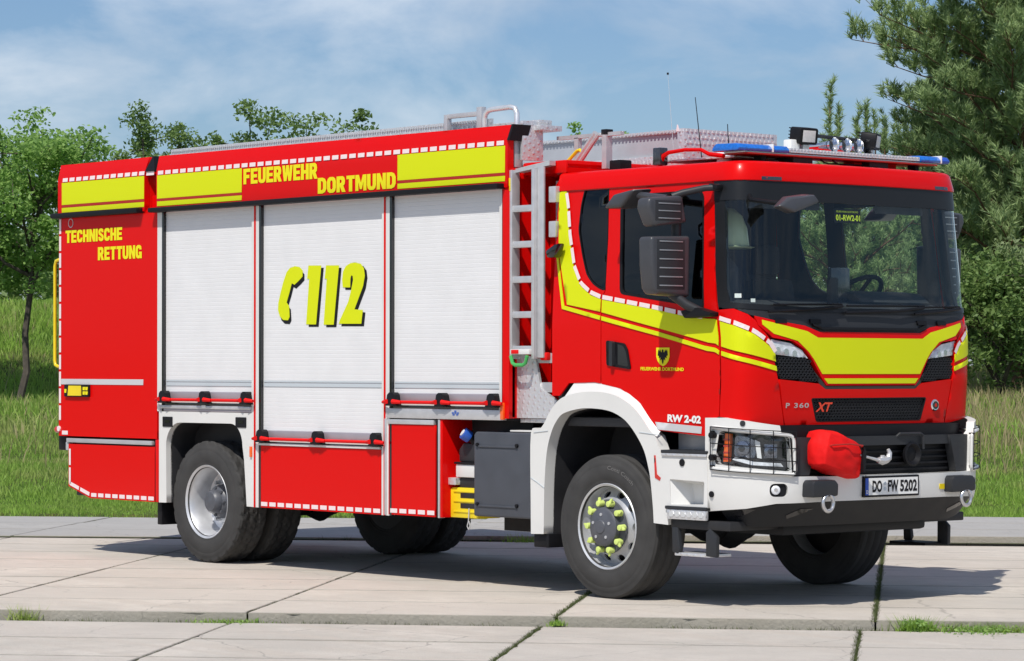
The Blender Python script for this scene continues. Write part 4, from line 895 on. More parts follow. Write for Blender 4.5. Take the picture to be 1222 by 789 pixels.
# panel line and seam of the mudguard
MB().tube([(-.60, -1.2575, 1.215), (-.76, -1.2575, 1.20)], .003, 5).build('mudguard_seam', 'stripe_grey', T)
MB().tube([(-.793, -1.2575, .86), (-.72, -1.2575, .83), (-.64, -1.2575, .79)], .003, 5).build('mudguard_seam', 'stripe_grey', T)
MB().tube([(.40, -1.2575, 1.222), (.62, -1.2575, 1.205)], .003, 5).build('mudguard_seam', 'stripe_grey', T)
# ---- chassis
ch = MB()
for s in (-1, 1): ch.box(-7.0, 1.30, s*.42-.04, s*.42+.04, .72, .98)
for x in (-6.8, -5.9, -4.4, -3.2, -2.0, -.8, .6): ch.box(x-.05, x+.05, -.4, .4, .76, .93)
ch.build('chassis_frame', 'chassis', T, bevel=.01)
for x in (0, -5.158):
    ax_ = MB(); ax_.tube([(x, -.95, .525), (x, -.35, .525), (x, -.2, .525), (x, .2, .525), (x, .35, .525), (x, .95, .525)], [.07, .08, .15, .15, .08, .07], 14); ax_.lathe([(-.16, .02), (-.14, .14), (0, .2), (.14, .14), (.16, .02)], (x+.05, 0, .52), 'y', 20); ax_.build('axle', 'chassis', T)
MB().cyl((-4.9, 0, .62), (-.2, 0, .72), .05, n=12).build('drive_shaft', 'chassis', T)
bx('engine_block', 'chassis', T, -.45, 1.0, -.4, .4, .55, 1.3, .05)
bx('fuel_tank', 'chassis', T, -3.6, -2.1, .55, 1.15, .5, 1.05, .08)
bx('air_tanks', 'chassis', T, -1.9, -1.0, .5, 1.15, .5, 1.1, .06)
bx('left_lockers', 'red', T, -4.3, -1.2, 1.26, 1.34, .53, 1.31, .01); bx('left_rear_locker', 'red', T, -7.2, -5.8, .5, 1.34, .52, 1.06, .01)
bx('left_arch_panel', 'white', T, -5.8, -4.3, 1.29, 1.34, 1.15, 1.31, .01)
bx('mud_flap', 'black', T, -5.90, -5.83, -1.19, -.62, .30, .60, .01)
for x in (-5.16,):
    for s in (-1, 1):
        for k in range(5): MB().box(x-.75+k*.06, x+.75-k*.06, s*.48-.035, s*.48+.035, .66-k*.022, .678-k*.022).build('leaf_spring', 'chassis', T)
MB().cyl((-.3, -.35, 1.05), (.25, -.62, 1.16), .05, n=10).build('intake_pipe', 'plastic_grey', T)

# ---- wheels
def tyre_mesh(w, R_=.525, ri=.292, lug=True):
    h = w/2
    prof = [(-h*.80, ri), (-h*.88, ri+.010), (-h*.90, ri+.026), (-h*.935, ri+.030), (-h*.955, ri+.045), (-h*.96, ri+.050), (-h*.985, ri+.056), (-h*1.0, ri+.10), (-h*.995, ri+.145), (-h*.975, ri+.150), (-h*.972, ri+.157), (-h*.965, R_-.050), (-h*.95, R_-.047), (-h*.935, R_-.030), (-h*.90, R_-.012), (-h*.80, R_-.003)]
    ntread = 11
    tread = [(-h*.78+2*h*.78*i/(ntread-1), R_) for i in range(ntread)]
    prof2 = prof+tread+[(-a, r) for a, r in prof[::-1]]
    n = 200; m = len(prof2); vs = []; fs = []
    for i in range(n):
        ang = 2*math.pi*i/n
        for k, (y, r) in enumerate(prof2):
            j = k-len(prof)
            if 0 <= j < ntread:
                if lug:
                    ph = (i+(j % 4)*2+(2 if j > 5 else 0)) % 8
                    if ph < 2 or j in (3, 7): r -= .013
                else:
                    if j in (2, 5, 8): r -= .010
            elif lug and k in (len(prof)-1, len(prof)-2, len(prof)+ntread, len(prof)+ntread+1) and i % 8 < 2: r -= .010
            vs.append((r*math.sin(ang), y, r*math.cos(ang)))
    for i in range(n):
        j = (i+1) % n
        for k in range(m-1): fs.append((i*m+k, j*m+k, j*m+k+1, i*m+k+1))
    me = bpy.data.meshes.new('tyre'); me.from_pydata(vs, [], fs); me.shade_smooth(); me.set_sharp_from_angle(angle=R(38)); me.materials.append(MATS['rubber']); return me
TF, TR = tyre_mesh(.33, lug=False), tyre_mesh(.30, lug=True)
def ring_text(name, s, m, parent, rad, y, a0, a1, h, sgn=-1):
    V, F = text_mesh(s, .01); P = []
    for a, b in V:
        ang = a0+(a1-a0)*a; r = rad+h*(b-.5); P.append((r*math.sin(ang), y, r*math.cos(ang)))
    return mesh_obj(name, P, F, m, parent)
def add(parent, me, name, loc=(0, 0, 0)):
    o = bpy.data.objects.new(name, me); o.parent = parent; o.location = loc; COL.objects.link(o); return o
def front_wheel(y, sg):
    W = empty('wheel', (0, y, .525), T); W.rotation_euler = (0, 0, 0 if sg < 0 else math.pi)
    add(W, TF, 'tyre')
    o = -1      # outward is -y
    MB().lathe([(-.150, .298), (-.158, .312), (-.152, .318), (-.140, .306), (-.125, .296), (.10, .285), (.12, .30)], n=64).build('rim_flange', 'rim_silver', W)
    # dished disc with hand holes
    def disc(a, r, off=0.):
        ang = a/.24; yy = -.045-.085*max(0, min(1, (.285-r)/.11)) if r > .175 else -.13
        return (r*math.sin(ang), yy-off, r*math.cos(ang))
    L = 2*math.pi*.24; nh = 10; hs = []
    for k in range(nh):
        c = L*(k+.5)/nh; hs.append([(c+.037*math.cos(q), .240+.024*math.sin(q)) for q in [i*2*math.pi/14 for i in range(14)]])
    dd = patch('rim_disc', [(0, .165), (L, .165), (L, .293), (0, .293)], 'rim_grey', W, disc, 0, .0, hs, step=.035)
    w = MB()
    for hq in hs:
        n = len(hq); w.add([disc(a, r, 0) for a, r in hq]+[disc(a, r, -.02) for a, r in hq], [(i, (i+1) % n, n+(i+1) % n, n+i) for i in range(n)])
    w.build('hand_hole_rims', 'rim_silver', dd)
    MB().lathe([(-.01, .0), (-.01, .29)], n=40).build('brake_drum', 'black', W)
    MB().lathe([(-.132, .20), (-.142, .195), (-.145, .15), (-.15, .135)], n=48).build('bolt_ring', 'hub', W)
    MB().lathe([(-.14, .148), (-.19, .142), (-.205, .125), (-.215, .05), (-.222, .045), (-.222, .001)], n=40).build('hub_cap', 'hub', W)
    for k in range(5):
        a = 2*math.pi*k/5; MB().cyl((.09*math.sin(a), -.205, .09*math.cos(a)), (.09*math.sin(a), -.215, .09*math.cos(a)), .012, n=8).build('hub_bolt', 'alu', W)
    for k in range(10):
        a = 2*math.pi*(k+.5)/10; d = Vector((math.sin(a), 0, math.cos(a))); tt = Vector((math.cos(a), 0, -math.sin(a)))
        q = d*.176; nut = MB(); nut.cyl(q+Vector((0, -.14, 0)), q+Vector((0, -.195, 0)), .025, .022, 10)
        pt = q+d*.045+tt*.012; nut.hexa([q+Vector((0, -.185, 0))+tt*.02, q+Vector((0, -.185, 0))-tt*.02, q+Vector((0, -.165, 0))-tt*.02, q+Vector((0, -.165, 0))+tt*.02], [pt+Vector((0, -.183, 0))+tt*.006, pt+Vector((0, -.183, 0))-tt*.006, pt+Vector((0, -.167, 0))-tt*.006, pt+Vector((0, -.167, 0))+tt*.006])
        nut.build('nut_indicator', 'nut_yellow', W, bevel=.004)
    if sg < 0:
        ring_text('sidewall_lettering', 'Conti Coach', 'tyre_letter', W, .432, -.1675, .05, .75, .030)
    return W
def rear_wheel(y, sg, x=-5.158):
    W = empty('wheel', (x, y, .525), T); W.rotation_euler = (0, 0, 0 if sg < 0 else math.pi)
    add(W, TR, 'tyre')
    MB().lathe([(-.130, .298), (-.143, .316), (-.135, .320), (-.122, .306), (-.10, .285), (.02, .272), (.075, .262), (.085, .245), (.075, .17), (.075, .05)], n=64).build('rim', 'rim_silver', W)
    MB().lathe([(.075, .15), (.01, .145), (-.03, .13), (-.045, .105), (-.085, .10), (-.105, .08), (-.11, .001)], n=40).build('hub', 'hub', W)
    for k in range(10):
        a = 2*math.pi*k/10; MB().cyl((.195*math.sin(a), .08, .195*math.cos(a)), (.195*math.sin(a), .03, .195*math.cos(a)), .018, .015, 8).build('wheel_nut', 'rim_grey', W)
    for k in range(8):
        a = 2*math.pi*k/8; MB().cyl((.118*math.sin(a), -.02, .118*math.cos(a)), (.118*math.sin(a), -.052, .118*math.cos(a)), .014, n=6).build('hub_bolt', 'hub', W)
    return W
front_wheel(-1.055, -1); front_wheel(1.12, 1)
rear_wheel(-1.04, -1); rear_wheel(1.19, 1, -5.06)
for s, x_, y_ in ((-1, -5.158, -.67), (1, -5.06, .84)):
    W = empty('wheel', (x_, y_, .525), T); add(W, TR, 'tyre'); MB().lathe([(-.13, .298), (-.13, .05), (.13, .05), (.13, .298)], n=40).build('rim', 'chassis', W)

# ---- mirrors
def mirror_set(sg):
    Y = lambda a: sg*a
    arm = MB(); arm.tube([(1.13, Y(1.17), 2.955), (1.06, Y(1.24), 2.95), (.92, Y(1.32), 2.92), (.87, Y(1.38), 2.89)], [.026, .024, .026, .03], 10)
    arm = arm.build('mirror_arm', 'plastic_grey', T); MB().tube([(.86, Y(1.33), 2.72), (.86, Y(1.33), 2.60)], .035, 10).build('mirror_link', 'plastic_grey', T)
    a2 = MB(); a2.tube([(.86, Y(1.38), 2.21), (.94, Y(1.31), 2.13), (1.04, Y(1.23), 2.07)], [.035, .035, .03], 10); a2.build('mirror_arm', 'plastic_grey', T)
    MB().prism([(.90, 2.035), (1.16, 2.045), (1.17, 2.075), (1.02, 2.11), (.86, 2.09)], 'y', min(Y(1.20), Y(1.30)), max(Y(1.20), Y(1.30))).build('mirror_foot', 'black', arm, bevel=.02)
    MB().prism([(1.05, 2.94), (1.15, 2.935), (1.155, 2.97), (1.07, 2.985)], 'y', min(Y(1.13), Y(1.22)), max(Y(1.13), Y(1.22))).build('arm_mount', 'black', arm, bevel=.012)
    def house(P, x0, x1, name): return MB().prism([(Y(q[0]), q[1]) for q in P], 'x', x0, x1).build(name, 'mirror_grey', T, bevel=.03, seg=4)
    h = house([(1.60, 2.672), (1.285, 2.708), (1.335, 2.902), (1.655, 2.872), (1.665, 2.80)], .80, .93, 'upper_mirror')
    for k in range(3): bx('mirror_rib', 'mirror_ridge', h, .928, .934, min(Y(1.57), Y(1.36)), max(Y(1.57), Y(1.36)), 2.73+k*.052, 2.738+k*.052, .002)
    bx('rib_field', 'plastic_grey', h, .926, .931, min(Y(1.60), Y(1.34)), max(Y(1.60), Y(1.34)), 2.715, 2.86, .006)
    h = house([(1.58, 2.20), (1.262, 2.182), (1.255, 2.618), (1.635, 2.604), (1.632, 2.40), (1.61, 2.24)], .79, .93, 'lower_mirror')
    for k in range(6): bx('mirror_rib', 'mirror_ridge', h, .928, .934, min(Y(1.56), Y(1.335)), max(Y(1.56), Y(1.335)), 2.258+k*.062, 2.267+k*.062, .002)
    bx('rib_field', 'plastic_grey', h, .926, .931, min(Y(1.585), Y(1.315)), max(Y(1.585), Y(1.315)), 2.235, 2.585, .006)
    k_ = MB().hexa([(.21, Y(1.27), 2.83), (.21, Y(1.45), 2.83), (.40, Y(1.45), 2.83), (.40, Y(1.27), 2.83)], [(.31, Y(1.28), 2.93), (.31, Y(1.44), 2.93), (.52, Y(1.44), 2.96), (.60, Y(1.28), 2.97)]).build('kerb_mirror', 'mirror_grey', T, bevel=.03, seg=3)
    MB().tube([(.50, Y(1.36), 2.92), (.84, Y(1.40), 2.88)], .025, 8).build('kerb_mirror_arm', 'mirror_grey', k_)
mirror_set(-1); mirror_set(1)
fm = MB().hexa([(1.66, -1.19, 2.79), (1.74, -1.20, 2.80), (1.77, -1.06, 2.755), (1.66, -1.05, 2.75)], [(1.64, -1.07, 2.87), (1.74, -1.09, 2.86), (1.78, -.90, 2.88), (1.64, -.86, 2.90)]).build('front_mirror', 'mirror_grey', T, bevel=.02, seg=3)
MB().hexa([(1.66, -1.07, 2.755), (1.77, -1.06, 2.755), (1.79, -.84, 2.835), (1.66, -.82, 2.83)], [(1.64, -1.08, 2.86), (1.75, -1.09, 2.85), (1.79, -.89, 2.885), (1.64, -.86, 2.90)]).build('front_mirror_shell', 'mirror_grey', fm, bevel=.02)
MB().tube([(1.68, -1.08, 2.82), (1.52, -1.12, 2.84), (1.36, -1.09, 2.86), (1.24, -1.02, 2.96)], .016, 8).build('front_mirror_arm', 'black', fm)
# ---- light bar and front roof gear
lb = bx('light_bar', 'chrome_dull', T, 1.02, 1.22, -1.02, 1.02, 3.205, 3.218, .004)
def lens(y0, y1, m, nm): MB().prism([(.98, 3.215), (1.24, 3.215), (1.25, 3.235), (1.22, 3.265), (1.02, 3.270), (.98, 3.24)], 'y', y0, y1).build(nm, m, lb, bevel=.012)
lens(-1.10, -.76, 'blue_lens', 'blue_beacon'); lens(-.745, -.585, 'blue_lens', 'blue_beacon'); lens(.815, 1.03, 'blue_lens', 'blue_beacon'); lens(1.04, 1.13, 'plate_blue', 'blue_beacon')
bx('bar_clip', 'plate_white', lb, .985, 1.25, -.758, -.748, 3.214, 3.272, .003); bx('bar_clip', 'plate_white', lb, .985, 1.25, 1.031, 1.039, 3.214, 3.272, .003)
bx('bar_plate', 'treadplate', lb, .98, 1.235, -.58, .81, 3.222, 3.252, .008)
v = MB()
for k in range(40):
    for zz in (3.228, 3.246): v.box(1.232, 1.243, -.57+k*.0345, -.551+k*.0345, zz-.006, zz+.006)
for k in range(40): v.box(1.14, 1.17, -.57+k*.0345, -.551+k*.0345, 3.25, 3.258)
tag(v.build('plate_studs', 'steel_bright', lb), kind='stuff')
bx('bar_strip', 'red_line', lb, 1.0, 1.238, -1.0, 1.0, 3.196, 3.206, .003)
for y in (-.40, .40): bx('bar_foot', 'chassis', lb, 1.05, 1.2, y-.10, y+.10, 3.15, 3.20, .006)
for y in (-.76, .86): bx('bar_foot', 'black', lb, 1.08, 1.16, y-.02, y+.02, 3.15, 3.20, .004)
MB().tube([(1.18, -.2, 3.19), (1.19, -.17, 3.17), (1.18, -.12, 3.165), (1.16, -.05, 3.168), (1.16, .1, 3.17)], .006, 6).build('cable', 'black', lb)
MB().tube([(1.18, -.08, 3.195), (1.19, -.05, 3.172), (1.18, .0, 3.165), (1.18, .25, 3.17)], .006, 6).build('cable', 'black', lb)
bx('siren_box', 'red_matt', lb, 1.0, 1.12, .22, .34, 3.16, 3.195, .008); bx('siren_box', 'red_matt', lb, .95, 1.1, .58, .70, 3.16, 3.21, .01)
def flood(y, tw, z=3.365):
    F_ = empty('floodlight', (1.08, y, z), T); F_.rotation_euler = (0, R(8), tw)
    bd_ = MB().prism([(-.085, -.045), (-.075, -.06), (.075, -.06), (.085, -.045), (.085, .045), (.075, .06), (-.075, .06), (-.085, .045)], 'x', -.07, .05).build('lamp_body', 'black', F_, bevel=.008)
    for k in range(5): bx('cooling_fin', 'black', F_, -.095, -.07, -.075, .075, -.05+k*.024, -.043+k*.024, 0)
    bx('led_panel', 'led_panel', F_, .048, .0535, -.058, .058, -.042, .042, .003)
    bx('lamp_bracket', 'chrome_dull', F_, -.04, .03, -.03, .03, -.115, -.06, .006)
flood(-.26, R(-6)); flood(.45, R(30), 3.362)
hb = MB().tube([(1.05, -.14, 3.375), (1.05, .40, 3.362)], .014, 8).build('horn_bar', 'plastic_grey', T)
for y in (.0, .135, .26, .355):
    h = MB().lathe([(.80, .02), (1.0, .022), (1.08, .032), (1.12, .050), (1.127, .054), (1.121, .052), (1.08, .030), (1.02, .02), (1.02, .001)], (0, y, 3.312), 'x', 22).build('air_horn', 'chrome', T); MB().cyl((1.075, y, 3.312), (1.085, y, 3.312), .034, n=18).build('horn_throat', 'lamp_dark', h)
bx('white_mount', 'plate_white', T, 1.0, 1.08, -.40, -.31, 3.255, 3.335, .01)
bx('horn_rail', 'chrome_dull', T, .95, 1.08, -.1, .42, 3.252, 3.27, .005)
# red hoop and clear beacon at the near side of the roof
MB().tube([(.28, -.95, 3.16), (.32, -.95, 3.225), (.38, -.95, 3.25), (.55, -.95, 3.26), (.72, -.95, 3.25), (.80, -.95, 3.215), (.95, -.95, 3.195)], [.024, .018, .015, .014, .014, .016, .016], 8).build('roof_hoop', 'red', T)
MB().lathe([(3.16, .055), (3.25, .055), (3.285, .045), (3.30, .001)], (.80, -.80, 0), 'z', 20).build('clear_beacon', 'lens_white', T)
bx('roof_plate', 'treadplate', T, .25, 1.0, -.9, -.2, 3.185, 3.20, .003)
bx('antenna_foot', 'lamp_dark', T, .24, .32, -.98, -.90, 3.16, 3.29, .01)
for (x, y, z0, z1, dx, r, m_) in ((-.03, -.5, 3.2, 3.887, -.075, .0022, 'stripe_grey'), (.265, -.5, 3.2, 3.691, -.075, .0045, 'black'), (.55, -.5, 3.2, 3.471, -.02, .005, 'black')):
    MB().tube([(x, y, z0), (x+dx, y, z1)], [r, r*.6], 6).build('antenna', m_, T)
MB().cyl((-.105, -.5, 3.88), (-.106, -.5, 3.895), .008, n=6).build('antenna_tip', 'black', T)
MB().prism([(-.01, 3.45), (.02, 3.45), (.0, 3.50)], 'y', -.505, -.495).build('pennant', 'dash', T)
# door hinges at the rear of the cab, black side camera
for z in (2.98, 2.72): bx('cab_hinge', 'alu', T, -.66, -.58, -1.20, -1.14, z-.06, z+.06, .008)
MB().prism([(-.58, 2.50), (-.50, 2.50), (-.455, 2.61), (-.50, 2.60), (-.60, 2.555)], 'y', -1.29, -1.21).build('side_camera', 'black_gloss', T, bevel=.02)

# ============================================================ loose things carried on the truck
wcq = empty('wheel_chock', (-1.71, -1.08, .52), None, 'bright yellow plastic wheel chock stowed in the open recess behind the red locker', 'wheel chock')
o_ = -1.71
ckb = MB(); ckb.prism([(-.185, .0), (.19, .0), (.19, .235), (-.12, .235), (-.185, .215)], 'y', -.085, .15)
ckb.build('chock_body', 'yellow', wcq, bevel=.012)
for z in (.075, .155): bx('chock_slot', 'chassis', wcq, -.02, .15, -.088, -.075, z, z+.04, .002)
for k in range(9): bx('chock_tooth', 'yellow', wcq, -.178, -.15, -.092, -.082, .01+k*.023, .022+k*.023, .002)
for z in (.05, .13, .205): bx('chock_rib', 'yellow', wcq, -.10, .185, -.093, -.082, z-.006, z+.006, .002)
pn = MB().tube([(.10, -.10, .08), (.10, -.105, -.02), (.085, -.105, -.06), (.10, -.105, -.085), (.12, -.105, -.06), (.105, -.105, -.02)], .005, 6).build('safety_pin', 'alu', wcq)
hv = empty('fire_helmet', (.93, -.90, 2.70), None, 'pale green fire helmet hanging behind the near side window of the truck cab', 'helmet')
MB().lathe([(-.16, .155), (-.14, .16), (-.02, .145), (.07, .11), (.12, .05), (.13, .001)], axis='z', n=24).build('shell', 'helmet', hv)
MB().lathe([(-.165, .17), (-.155, .20), (-.145, .165)], axis='z', n=24).build('brim', 'helmet', hv)
jk = empty('fire_jacket', (.93, -.95, 2.15), None, 'dark jacket with yellow stripes hanging behind the near side window', 'jacket')
MB().prism([(-.16, -.35), (.13, -.35), (.11, .25), (.02, .33), (-.08, .33), (-.16, .22)], 'y', -.05, .08).build('cloth', 'seat', jk, bevel=.04, seg=3)
for z in (-.05, .12): MB().hexa([(-.02, -.055, z), (.10, -.055, z+.06), (.10, -.055, z+.12), (-.02, -.055, z+.06)], [(-.02, -.045, z), (.10, -.045, z+.06), (.10, -.045, z+.12), (-.02, -.045, z+.06)]).build('reflex_stripe', 'hivis', jk)
# ============================================================ ground: slab frame (s along the step, n away from the camera)
ES = (math.cos(R(42)), math.sin(R(42))); EN = (-ES[1], ES[0])
def WP(s, n, z=0.): return (ES[0]*s+EN[0]*n, ES[1]*s+EN[1]*n, z)
def concrete(name, base, dark, ly=0.):
    m, n, l, b = nt(name)
    geo = n.new('ShaderNodeNewGeometry'); oi = n.new('ShaderNodeObjectInfo')
    def noise(sc, det=6, rough=.6, scl=None):
        t = n.new('ShaderNodeTexNoise'); t.inputs['Scale'].default_value = sc; t.inputs['Detail'].default_value = det; t.inputs['Roughness'].default_value = rough
        if scl:
            mp = n.new('ShaderNodeMapping'); mp.inputs['Rotation'].default_value = (0, 0, -R(42)); mp.inputs['Scale'].default_value = scl; l.new(geo.outputs['Position'], mp.inputs['Vector']); l.new(mp.outputs['Vector'], t.inputs['Vector'])
        else: l.new(geo.outputs['Position'], t.inputs['Vector'])
        return t.outputs['Fac']
    def mixc(f, a, b2, lo, hi, blend='MIX'):
        r = n.new('ShaderNodeMapRange'); r.inputs['From Min'].default_value = lo; r.inputs['From Max'].default_value = hi; l.new(f, r.inputs['Value'])
        x = n.new('ShaderNodeMix'); x.data_type = 'RGBA'; x.blend_type = blend; l.new(r.outputs['Result'], x.inputs['Factor'])
        for k, v in (('A', a), ('B', b2)):
            if isinstance(v, tuple): x.inputs[k].default_value = (*v, 1)
            else: l.new(v, x.inputs[k])
        return x.outputs['Result']
    c = mixc(noise(.9, 5), base, dark, .38, .72)
    c = mixc(noise(14, 8, .7), c, tuple(v*.80 for v in base), .52, .75)
    c = mixc(noise(1.6, 4, .6, (.25, 3.0, 1)), c, (base[0]*.86, base[1]*.84, base[2]*.82), .46, .70)       # streaks along the casting direction
    c = mixc(noise(55, 3), c, tuple(v*.5 for v in base), .62, .78)
    c = mixc(noise(6, 7, .75, (.5, 1.5, 1)), c, tuple(v*.62 for v in base), .60, .80)
    c = mixc(noise(3.2, 10, .78), c, tuple(v*.70 for v in base), .48, .78)
    vo = n.new('ShaderNodeTexVoronoi'); vo.feature = 'DISTANCE_TO_EDGE'; vo.inputs['Scale'].default_value = .55
    wv = n.new('ShaderNodeTexNoise'); wv.inputs['Scale'].default_value = 3; wv.inputs['Detail'].default_value = 6; l.new(geo.outputs['Position'], wv.inputs['Vector'])
    ad = n.new('ShaderNodeVectorMath'); ad.operation = 'MULTIPLY_ADD'; l.new(wv.outputs['Color'], ad.inputs[0]); ad.inputs[1].default_value = (.35, .35, 0); l.new(geo.outputs['Position'], ad.inputs[2]); l.new(ad.outputs['Vector'], vo.inputs['Vector'])
    c = mixc(vo.outputs['Distance'], tuple(v*.55 for v in base), c, .0, .006)
    c = mixc(noise(.55, 3, .5, (1, 1.6, 1)), c, (base[0]*.78, base[1]*.79, base[2]*.80), .55, .75)
    if ly:
        tc = n.new('ShaderNodeTexCoord'); sp = n.new('ShaderNodeSeparateXYZ'); l.new(tc.outputs['Object'], sp.inputs['Vector'])
        def mth(op, x, y):
            q = n.new('ShaderNodeMath'); q.operation = op
            for i, v in enumerate((x, y)):
                if isinstance(v, (int, float)): q.inputs[i].default_value = v
                else: l.new(v, q.inputs[i])
            return q.outputs[0]
        ed = mth('MINIMUM', sp.outputs['Y'], mth('SUBTRACT', ly, sp.outputs['Y'])); ed2 = mth('MINIMUM', sp.outputs['X'], mth('SUBTRACT', 2.12, sp.outputs['X']))
        ed = mth('MINIMUM', ed, mth('MULTIPLY', ed2, 2.2))
        nz = noise(5, 6, .7, (.6, 2.5, 1)); f = mth('SUBTRACT', mth('MULTIPLY', nz, .075), ed)         # ragged dirty margin
        c = mixc(f, c, tuple(v*.46 for v in base), .0, .035)
    c = mixc(oi.outputs['Random'], c, (base[0]*.86, base[1]*.86, base[2]*.87), 0, 1.6)
    l.new(c, b.inputs['Base Color']); b.inputs['Roughness'].default_value = .85; b.inputs['Specular IOR Level'].default_value = .3
    bp = n.new('ShaderNodeBump'); bp.inputs['Strength'].default_value = .9; bp.inputs['Distance'].default_value = .012; l.new(noise(38, 6, .7), bp.inputs['Height']); l.new(bp.outputs['Normal'], b.inputs['Normal'])
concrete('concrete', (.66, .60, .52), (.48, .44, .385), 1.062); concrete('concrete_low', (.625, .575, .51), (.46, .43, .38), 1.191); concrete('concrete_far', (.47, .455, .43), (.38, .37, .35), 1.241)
concrete('concrete_edge', (.40, .375, .32), (.20, .19, .14))
mat('joint_soil', (.085, .095, .04), .95, noise=.5, nscale=6, bump=.5, bscale=40)
S0, DS = -7.43, 2.145
pav = empty('pavement', (0, 0, 0)); pav['kind'] = 'structure'
def strip(name, s0, s1, n0, n1, z, m, parent=None, kind=None, z2=None):
    z2 = z if z2 is None else z2
    o = mesh_obj(name, [WP(s0, n0, z), WP(s1, n0, z2), WP(s1, n1, z2), WP(s0, n1, z)], [(0, 1, 2, 3)], m, parent)
    if kind: o['kind'] = kind
    return o
strip('joint_bed', -22, 14, -2.47, 6.08, -.012, 'joint_soil', pav); strip('joint_bed', -22, 14, -9.2, -2.40, -.084, 'joint_soil', pav); strip('joint_bed', -22, 14, 6.0, 9.9, -.02, 'joint_soil', pav, None, .045)
def slab_mesh(lx, ly, h, seed, m):
    rg = random.Random(seed); P = []
    for (a, c) in (((0, 0), (lx, 0)), ((lx, 0), (lx, ly)), ((lx, ly), (0, ly)), ((0, ly), (0, 0))):
        L = math.dist(a, c); k = max(2, int(L/.11))
        for i in range(k):
            t = (i+(0 if i == 0 else rg.uniform(-.25, .25)))/k; d = rg.random(); d = rg.uniform(.006, .022) if d < .10 else rg.uniform(0, .003)
            nx, ny = -(c[1]-a[1])/L, (c[0]-a[0])/L; P.append((a[0]+(c[0]-a[0])*t+nx*d, a[1]+(c[1]-a[1])*t+ny*d))
    N = len(P); cx, cy = lx/2, ly/2; ins = lambda q, e: (q[0]+(e if q[0] < cx else -e) if min(q[0], lx-q[0]) < .05 else q[0], q[1]+(e if q[1] < cy else -e) if min(q[1], ly-q[1]) < .05 else q[1])
    vs = [(*ins(q, .003), 0) for q in P]+[(*q, -.004) for q in P]+[(*q, -h) for q in P]
    fs = [tuple(range(N))]+[(i, N+i, N+(i+1) % N, (i+1) % N) for i in range(N)]+[(N+i, 2*N+i, 2*N+(i+1) % N, N+(i+1) % N) for i in range(N)]
    me = bpy.data.meshes.new('slab'); me.from_pydata(vs, [], fs); me.materials.append(MATS[m]); me.materials.append(MATS['concrete_edge']); [setattr(p, 'material_index', 1) for p in me.polygons[1:]]; bm = bmesh.new(); bm.from_mesh(me); bmesh.ops.recalc_face_normals(bm, faces=bm.faces); bm.to_mesh(me); bm.free(); return me
rg = random.Random(11)
UP = [slab_mesh(DS-.013, 1.069-.007, .11, i, 'concrete') for i in range(7)]
LO = [slab_mesh(DS-.014, 1.20-.009, .09, 20+i, 'concrete_low') for i in range(6)]
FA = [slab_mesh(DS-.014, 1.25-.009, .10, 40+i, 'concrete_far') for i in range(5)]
def lay(me, s, n, z, tilt=0.):
    o = bpy.data.objects.new('slab', me); o.parent = pav; o.location = WP(s, n, z); o.rotation_euler = (tilt, 0, R(42)); COL.objects.link(o)
for c in range(-6, 10):
    s = S0+c*DS+.012
    for r in range(8): lay(rg.choice(UP), s, -2.48+r*1.069, rg.uniform(-.0025, .0))
    for r in range(5): lay(rg.choice(LO), s-.10, -2.52-(r+1)*1.2-(.10 if r else .0)*0, -.070+rg.uniform(-.002, .002))
    zf = .012+.075*max(0, min(1, (s+6)/6))
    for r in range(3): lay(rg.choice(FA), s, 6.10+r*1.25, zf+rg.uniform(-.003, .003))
# wider concrete round the slabs
for nm, a in (('apron', (-60, 40, -60, -8.45, -.073)), ('apron', (-60, S0-6*DS, -8.4, 6.0, -.02)), ('apron', (S0+10*DS, 40, -8.4, 6.0, -.02))): strip('concrete_apron', *a, 'concrete_low', None, 'structure')

# ------------------------------------------------------------ terrain
def smooth01(t): t = np.clip(t, 0, 1); return t*t*(3-2*t)
def terrain_h(s, n):
    s = np.asarray(s, float); n = np.asarray(n, float)
    d = np.clip(n-9.8, 0, None)
    z = -.16+.19*smooth01((n-9.3)/.7)+.036*np.minimum(d, 45)*smooth01(d/12)
    z = z+1.7*smooth01((n-36-.15*(s+14))/14)*smooth01((-4.5-s)/6)
    z = z+.05*np.sin(s*.9+n*.35)*smooth01(d/8)+.06*np.sin(n*.6-s*.4+1)*smooth01(d/8)
    return np.where(n < 9.3, -.16, z)
sv = np.r_[np.linspace(-900, -60, 15), np.linspace(-50, 50, 101), np.linspace(60, 900, 15)]; nv = np.r_[np.linspace(-500, -20, 12), np.linspace(-10, 9, 8), np.linspace(9.2, 10.2, 6), np.linspace(11, 70, 90), np.linspace(80, 300, 14), np.linspace(400, 2500, 10)]
Sg, Ng = np.meshgrid(sv, nv); Hg = terrain_h(Sg, Ng)
vs = [(float(ES[0]*a+EN[0]*b), float(ES[1]*a+EN[1]*b), float(c)) for a, b, c in zip(Sg.ravel(), Ng.ravel(), Hg.ravel())]; ns = len(sv)
fs = [(r*ns+c, r*ns+c+1, (r+1)*ns+c+1, (r+1)*ns+c) for r in range(len(nv)-1) for c in range(ns-1)]
